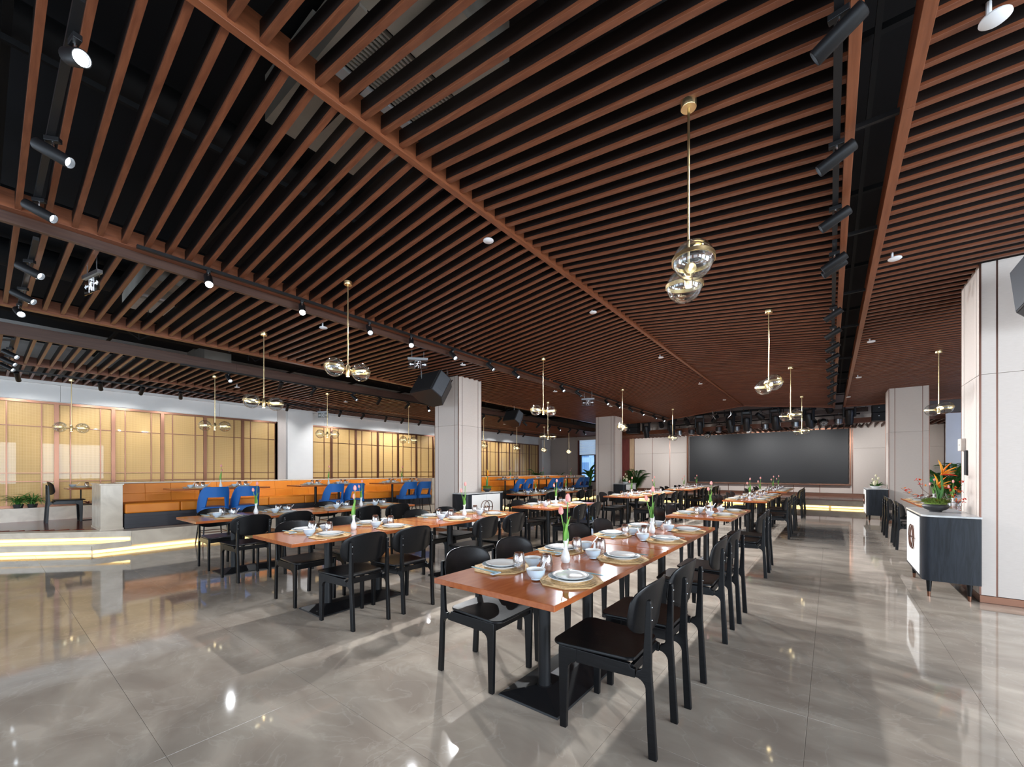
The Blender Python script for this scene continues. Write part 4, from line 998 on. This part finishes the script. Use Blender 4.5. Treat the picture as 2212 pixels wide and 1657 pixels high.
# ================================================================ PLANTS
def bird_flower(o, base, tip, rz, size=1.0):
    MB().tube([base, ((base[0] + tip[0]) / 2 + .02, (base[1] + tip[1]) / 2, (base[2] + tip[2]) / 2), tip], [.016 * size, .012 * size, .009 * size], 8).build('flower_stem', 'leaf', o, smooth=True)
    mb = MB()
    for a, ri, ln, wd in ((rz, .05, .12, .03), (rz + .5, .5, .10, .026)): mb.leaf(tip, a, ln * size, wd * size, ri, .3, 5, .5)
    mb.build('beak', 'petal_red', o, smooth=True)
    for i, (a, ri, ln) in enumerate(((rz + PI * .8, 1.5, .17), (rz + .2, 1.15, .16), (rz + .1, .75, .15), (rz - .4, .5, .13), (rz + .5, .3, .12))):
        m_ = MB(); m_.leaf(tip, a, ln * size, .03 * size, ri, .3, 5, .4); m_.build('petal', 'petal_orange' if i % 2 else 'petal_yellow', o, smooth=True)
def arrangement(loc, label, big=1.0, pot='terracotta', twigs=True, rz=0):
    o = thing('flower_arrangement', label, 'flower arrangement', loc, rz)
    MB().lathe([(.0001, 0), (.052 * big, 0), (.055 * big, .014), (.09 * big, .032 * big), (.113 * big, .056 * big), (.114 * big, .066 * big), (.103 * big, .086 * big), (.09 * big, .096 * big), (.0001, .09 * big)], 36).build('bowl', pot, o, smooth=True)
    mb = MB(); random.seed(11)
    for i in range(1100):
        a = random.uniform(0, 2 * PI); r = .105 * big * math.sqrt(random.random()); p = (r * math.cos(a), r * math.sin(a), (.125 - 1.9 * r * r / big) * big)
        mb.leaf(p, a + random.uniform(-.6, .6), random.uniform(.03, .06) * big, .008 * big, random.uniform(.3, 1.5), .8, 2, .1)
    mb.sphere((0, 0, .085 * big), .10 * big, 16, 8, (1, 1, .45)).build('moss', 'moss', o)
    o.children[-1]['kind'] = 'stuff'
    bird_flower(o, (.03, .0, .1), (.045, -.01, .42 * big), -.3, big * 1.1); bird_flower(o, (.02, .02, .1), (.02, .02, .27 * big), -.2, big)
    for k in range(3):
        m_ = MB(); m_.leaf((.02 + .01 * k, .01, .12), 2.4 + k * 1.4, (.24 - .04 * k) * big, .038 * big, 1.5, .3, 7, .4); m_.build('leaf', 'leaf', o, smooth=True)
    if twigs:
        rng = random.Random(4)
        for (dx, dy, dz) in ((-.22, .28, .16), (-.10, .34, .07), (.17, -.14, .22), (.18, -.05, .13), (.16, -.20, .04), (-.12, .1, .26)):
            pts = [(0, 0, .1), (dx * .4, dy * .4, .1 + dz * .4), (dx * .75, dy * .75, .1 + dz * .6), (dx, dy, .1 + dz)]
            MB().tube(pts, [.004, .003, .0025, .0015], 5).build('twig', 'twig', o)
            MB().tube([pts[2], (dx * .95, dy * .9, .05 + dz)], [.002, .001], 4).build('twig', 'twig', o)
            for q in range(6):
                t = rng.uniform(.6, 1.05); c = (dx * t + rng.uniform(-.02, .02), dy * t + rng.uniform(-.02, .02), .1 + dz * t + rng.uniform(-.015, .03))
                m_ = MB()
                for z_ in range(3): m_.leaf(c, rng.uniform(0, 6), .03, .014, rng.uniform(-.3, 1.2), .5, 3, .3)
                m_.build('blossom', 'petal_red' if q % 3 else 'petal_orange', o)
    for q in range(7):
        a = q * .9; c = (.09 * big * math.cos(a), .09 * big * math.sin(a), .12 * big)
        m_ = MB()
        for z_ in range(5): m_.leaf(c, z_ * 1.25, .03 * big, .02 * big, .6, .8, 3, .3)
        m_.build('blossom', 'petal_orange' if q % 2 else 'petal_red', o)
    return o
arrangement((.955, 6.72, .888), 'moss bowl with bird of paradise flowers on the near right sideboard', 1.0, 'terracotta', True, .2)
arrangement((-6.12, 7.0, .888), 'moss bowl with bird of paradise flowers on the near left sideboard', .85, 'terracotta', False, 2.2)
def lotus(loc, label, pot, rz=0, petal='petal_cream'):
    o = thing('flower_arrangement', label, 'flower arrangement', loc, rz); rng = random.Random(5)
    MB().lathe([(.0001, 0), (.07, 0), (.13, .05), (.135, .06), (.12, .058), (.0001, .05)], 24).build('bowl', pot, o, smooth=True)
    for k in range(22):
        a = rng.uniform(0, 6.28); m_ = MB(); m_.leaf((.05 * math.cos(a), .05 * math.sin(a), .05), a, rng.uniform(.10, .2), .06, rng.uniform(.5, 1.3), 1.0, 5, .2); m_.build('leaf', 'leaf', o, smooth=True)
    for (x, y, z, r) in ((0, 0, .34, .03), (.05, -.03, .27, .032), (-.06, .03, .24, .03), (.02, .1, .16, .05), (-.03, -.12, .14, .055)):
        MB().tube([(0, 0, .05), (x, y, z)], .004, 5).build('stalk', 'stem', o)
        MB().sphere((x, y, z), r, 10, 6, (.8, .8, 1.2)).build('lotus_bud', petal, o, smooth=True)
    return o
lotus((.965, 14.75, .888), 'white bowl of cream lotus buds on the sideboard right of the stage', 'porcelain')
lotus((-6.12, 14.9, .888), 'green lotus arrangement in a white bowl on the far column sideboard', 'porcelain', 1)
def palm(loc, h, n, label, pot='terracotta', seed=1, spread=1.0):
    o = thing('potted_palm', label, 'plant', loc); rng = random.Random(seed)
    MB().lathe([(.0001, 0), (.13, 0), (.17, .30), (.155, .30), (.0001, .27)], 20).build('pot', pot, o, smooth=True)
    for k in range(n):
        a = 2 * PI * k / n + rng.uniform(-.3, .3); L = h * rng.uniform(.55, .95); lean = rng.uniform(.12, .55) * spread
        pts = []
        for i in range(8):
            t = i / 7; pts.append(Vector((math.cos(a) * L * lean * t ** 1.6, math.sin(a) * L * lean * t ** 1.6, .25 + L * (t - .28 * t ** 3 * (1 + lean)))))
        MB().tube(pts, [.008] * 4 + [.004] * 4, 5).build('frond_stem', 'stem', o)
        mb = MB()
        for i in range(30):
            t = .30 + .70 * i / 29; j = min(6, int(t * 7)); p = pts[j].lerp(pts[j + 1], t * 7 - j)
            for s in (-1, 1): mb.leaf(tuple(p), a + s * (1.25 - .6 * t), .26 * math.sin(PI * (.25 + .7 * (1 - t))) * h / 1.6 + .05, .018 * h / 1.5, .5, 1.2, 3, .2)
        mb.build('frond', 'leaf', o)
    return o
palm((2.55, 16.0, 0), 2.0, 15, 'tall green palm beyond the right column, in a pale pot', 'straw_pot', 3, .7)
palm((3.1, 17.2, 0), 2.1, 14, 'dense green palm farther behind at the right opening', 'straw_pot', 8, .6)
palm((-6.9, 18.0, 0), 1.75, 26, 'bushy green palm right of the far column by the stage wall', 'terracotta', 5, .62)
def broad_plant(loc, h, n, label, seed=2, w=.14):
    o = thing('broad_leaf_plant', label, 'plant', loc); rng = random.Random(seed)
    MB().lathe([(.0001, 0), (.12, 0), (.15, .26), (.0001, .24)], 18).build('pot', 'terracotta', o, smooth=True)
    for k in range(n):
        a = 2.4 * k; b = .2 + h * .5 * k / n
        m_ = MB(); m_.leaf((0, 0, b), a, h * rng.uniform(.45, .62), w, rng.uniform(.7, 1.35), rng.uniform(.6, 1.2), 8, .25); m_.build('leaf', 'leaf_light' if k % 4 == 0 else 'leaf', o, smooth=True)
    MB().tube([(0, 0, .2), (0, 0, h * .7)], .015, 6).build('stem', 'stem', o)
broad_plant((-9.95, 19.5, .33), 1.35, 12, 'banana-like plant with big leaves in front of the far window', 2, .2)
broad_plant((-11.6, 19.3, .33), .95, 14, 'low leafy plant behind the end of the far bench', 6, .1)
palm((-12.2, 18.0, .33), 1.45, 9, 'small palm by the far end of the gold wall', 'terracotta', 9)
def spider(loc, label, seed):
    o = thing('spider_plant', label, 'plant', loc); rng = random.Random(seed)
    MB().lathe([(.0001, 0), (.06, 0), (.08, .09), (.0001, .08)], 14).build('pot', 'terracotta', o, smooth=True)
    for k in range(70):
        m_ = MB(); m_.leaf((rng.uniform(-.03, .03), rng.uniform(-.03, .03), .08), rng.uniform(0, 6.28), rng.uniform(.25, .42), .018, rng.uniform(.7, 1.4), rng.uniform(1.2, 2.4), 6, .2); m_.build('leaf', 'leaf', o)
spider((-13.14, .49, .585), 'left one of two spider plants in the marble planter', 1); spider((-13.14, .68, .585), 'right one of two spider plants in the marble planter', 2)
o = thing('dried_bouquet', 'dark red dried bouquet lying on the planter ledge behind the platform table', 'plant', (-13.2, 1.5, .585))
MB().lathe([(.0001, 0), (.13, 0), (.15, .03), (.0001, .025)], 18).build('tray', 'terracotta', o, smooth=True)
for k in range(14):
    m_ = MB(); m_.leaf((0, 0, .03), k * .9, .2, .03, .8, 1.3, 5, .2); m_.build('leaf', 'reddoor', o)
# ================================================================ WALL DETAILS ON THE RIGHT COLUMN, SIGNS
o = thing('wall_sensor', 'small pale control box on the side of the right column', 'switch', (1.205, 6.95, 1.66)); box_obj('housing', (-.025, .015, -.07, .07, -.07, .07), 'wallcloth', o, bevel=.006); box_obj('sensor_dot', (-.027, -.025, -.008, .008, -.01, .006), 'black_plastic', o)
o = thing('wall_panel_display', 'narrow black control display on the side of the right column', 'switch', (1.213, 6.82, 1.46)); box_obj('screen', (-.012, .005, -.04, .04, -.15, .13), 'black_plastic', o, bevel=.003)
o = thing('exit_sign', 'green low exit sign on the far wall behind the palms', 'sign', (3.0, YB - .04, 1.05))
for i in range(3): box_obj('sign_panel', (-.42 + i * .29, -.16 + i * .29, -.02, 0, -.09, .09), 'green_sign', o); box_obj('arrow', (-.36 + i * .29, -.22 + i * .29, -.024, -.02, -.01, .01), 'logo', o)
# bluish side room wall in the right opening
sw = struct(thing('trim_4'))
for k in range(3): box_obj('panel', (2.76 + k * .95, 2.76 + (k + 1) * .95 - .02, 17.9, 17.95, 0, 3.1), 'wallwhite', sw)
for k in range(3): box_obj('copper_strip', (2.76 + (k + 1) * .95 - .02, 2.76 + (k + 1) * .95, 17.9, 17.96, 0, 3.1), 'copper_dark', sw)
area_light('side_room_daylight', (5.4, 15.8, 2.4), (PI / 2 * .9, 0, .3), 1.2, 1.6, 50, (.45, .6, 1.0))
# spots added below the stage fixtures to brighten the back wall
for x in (-7.3, -5.0, -2.6, -.4, 1.3):
    l = bpy.data.lights.new('stage_wall_fill', 'SPOT'); l.energy = 230; l.spot_size = math.radians(85); l.spot_blend = .9; l.shadow_soft_size = .06
    ob = bpy.data.objects.new('stage_wall_fill', l); COL.objects.link(ob); ob.location = (x, 18.2, 2.80); ob.rotation_euler = (math.radians(68), 0, random.uniform(-.2, .2))
for p in (PD, H28, H50, H50hot): pass
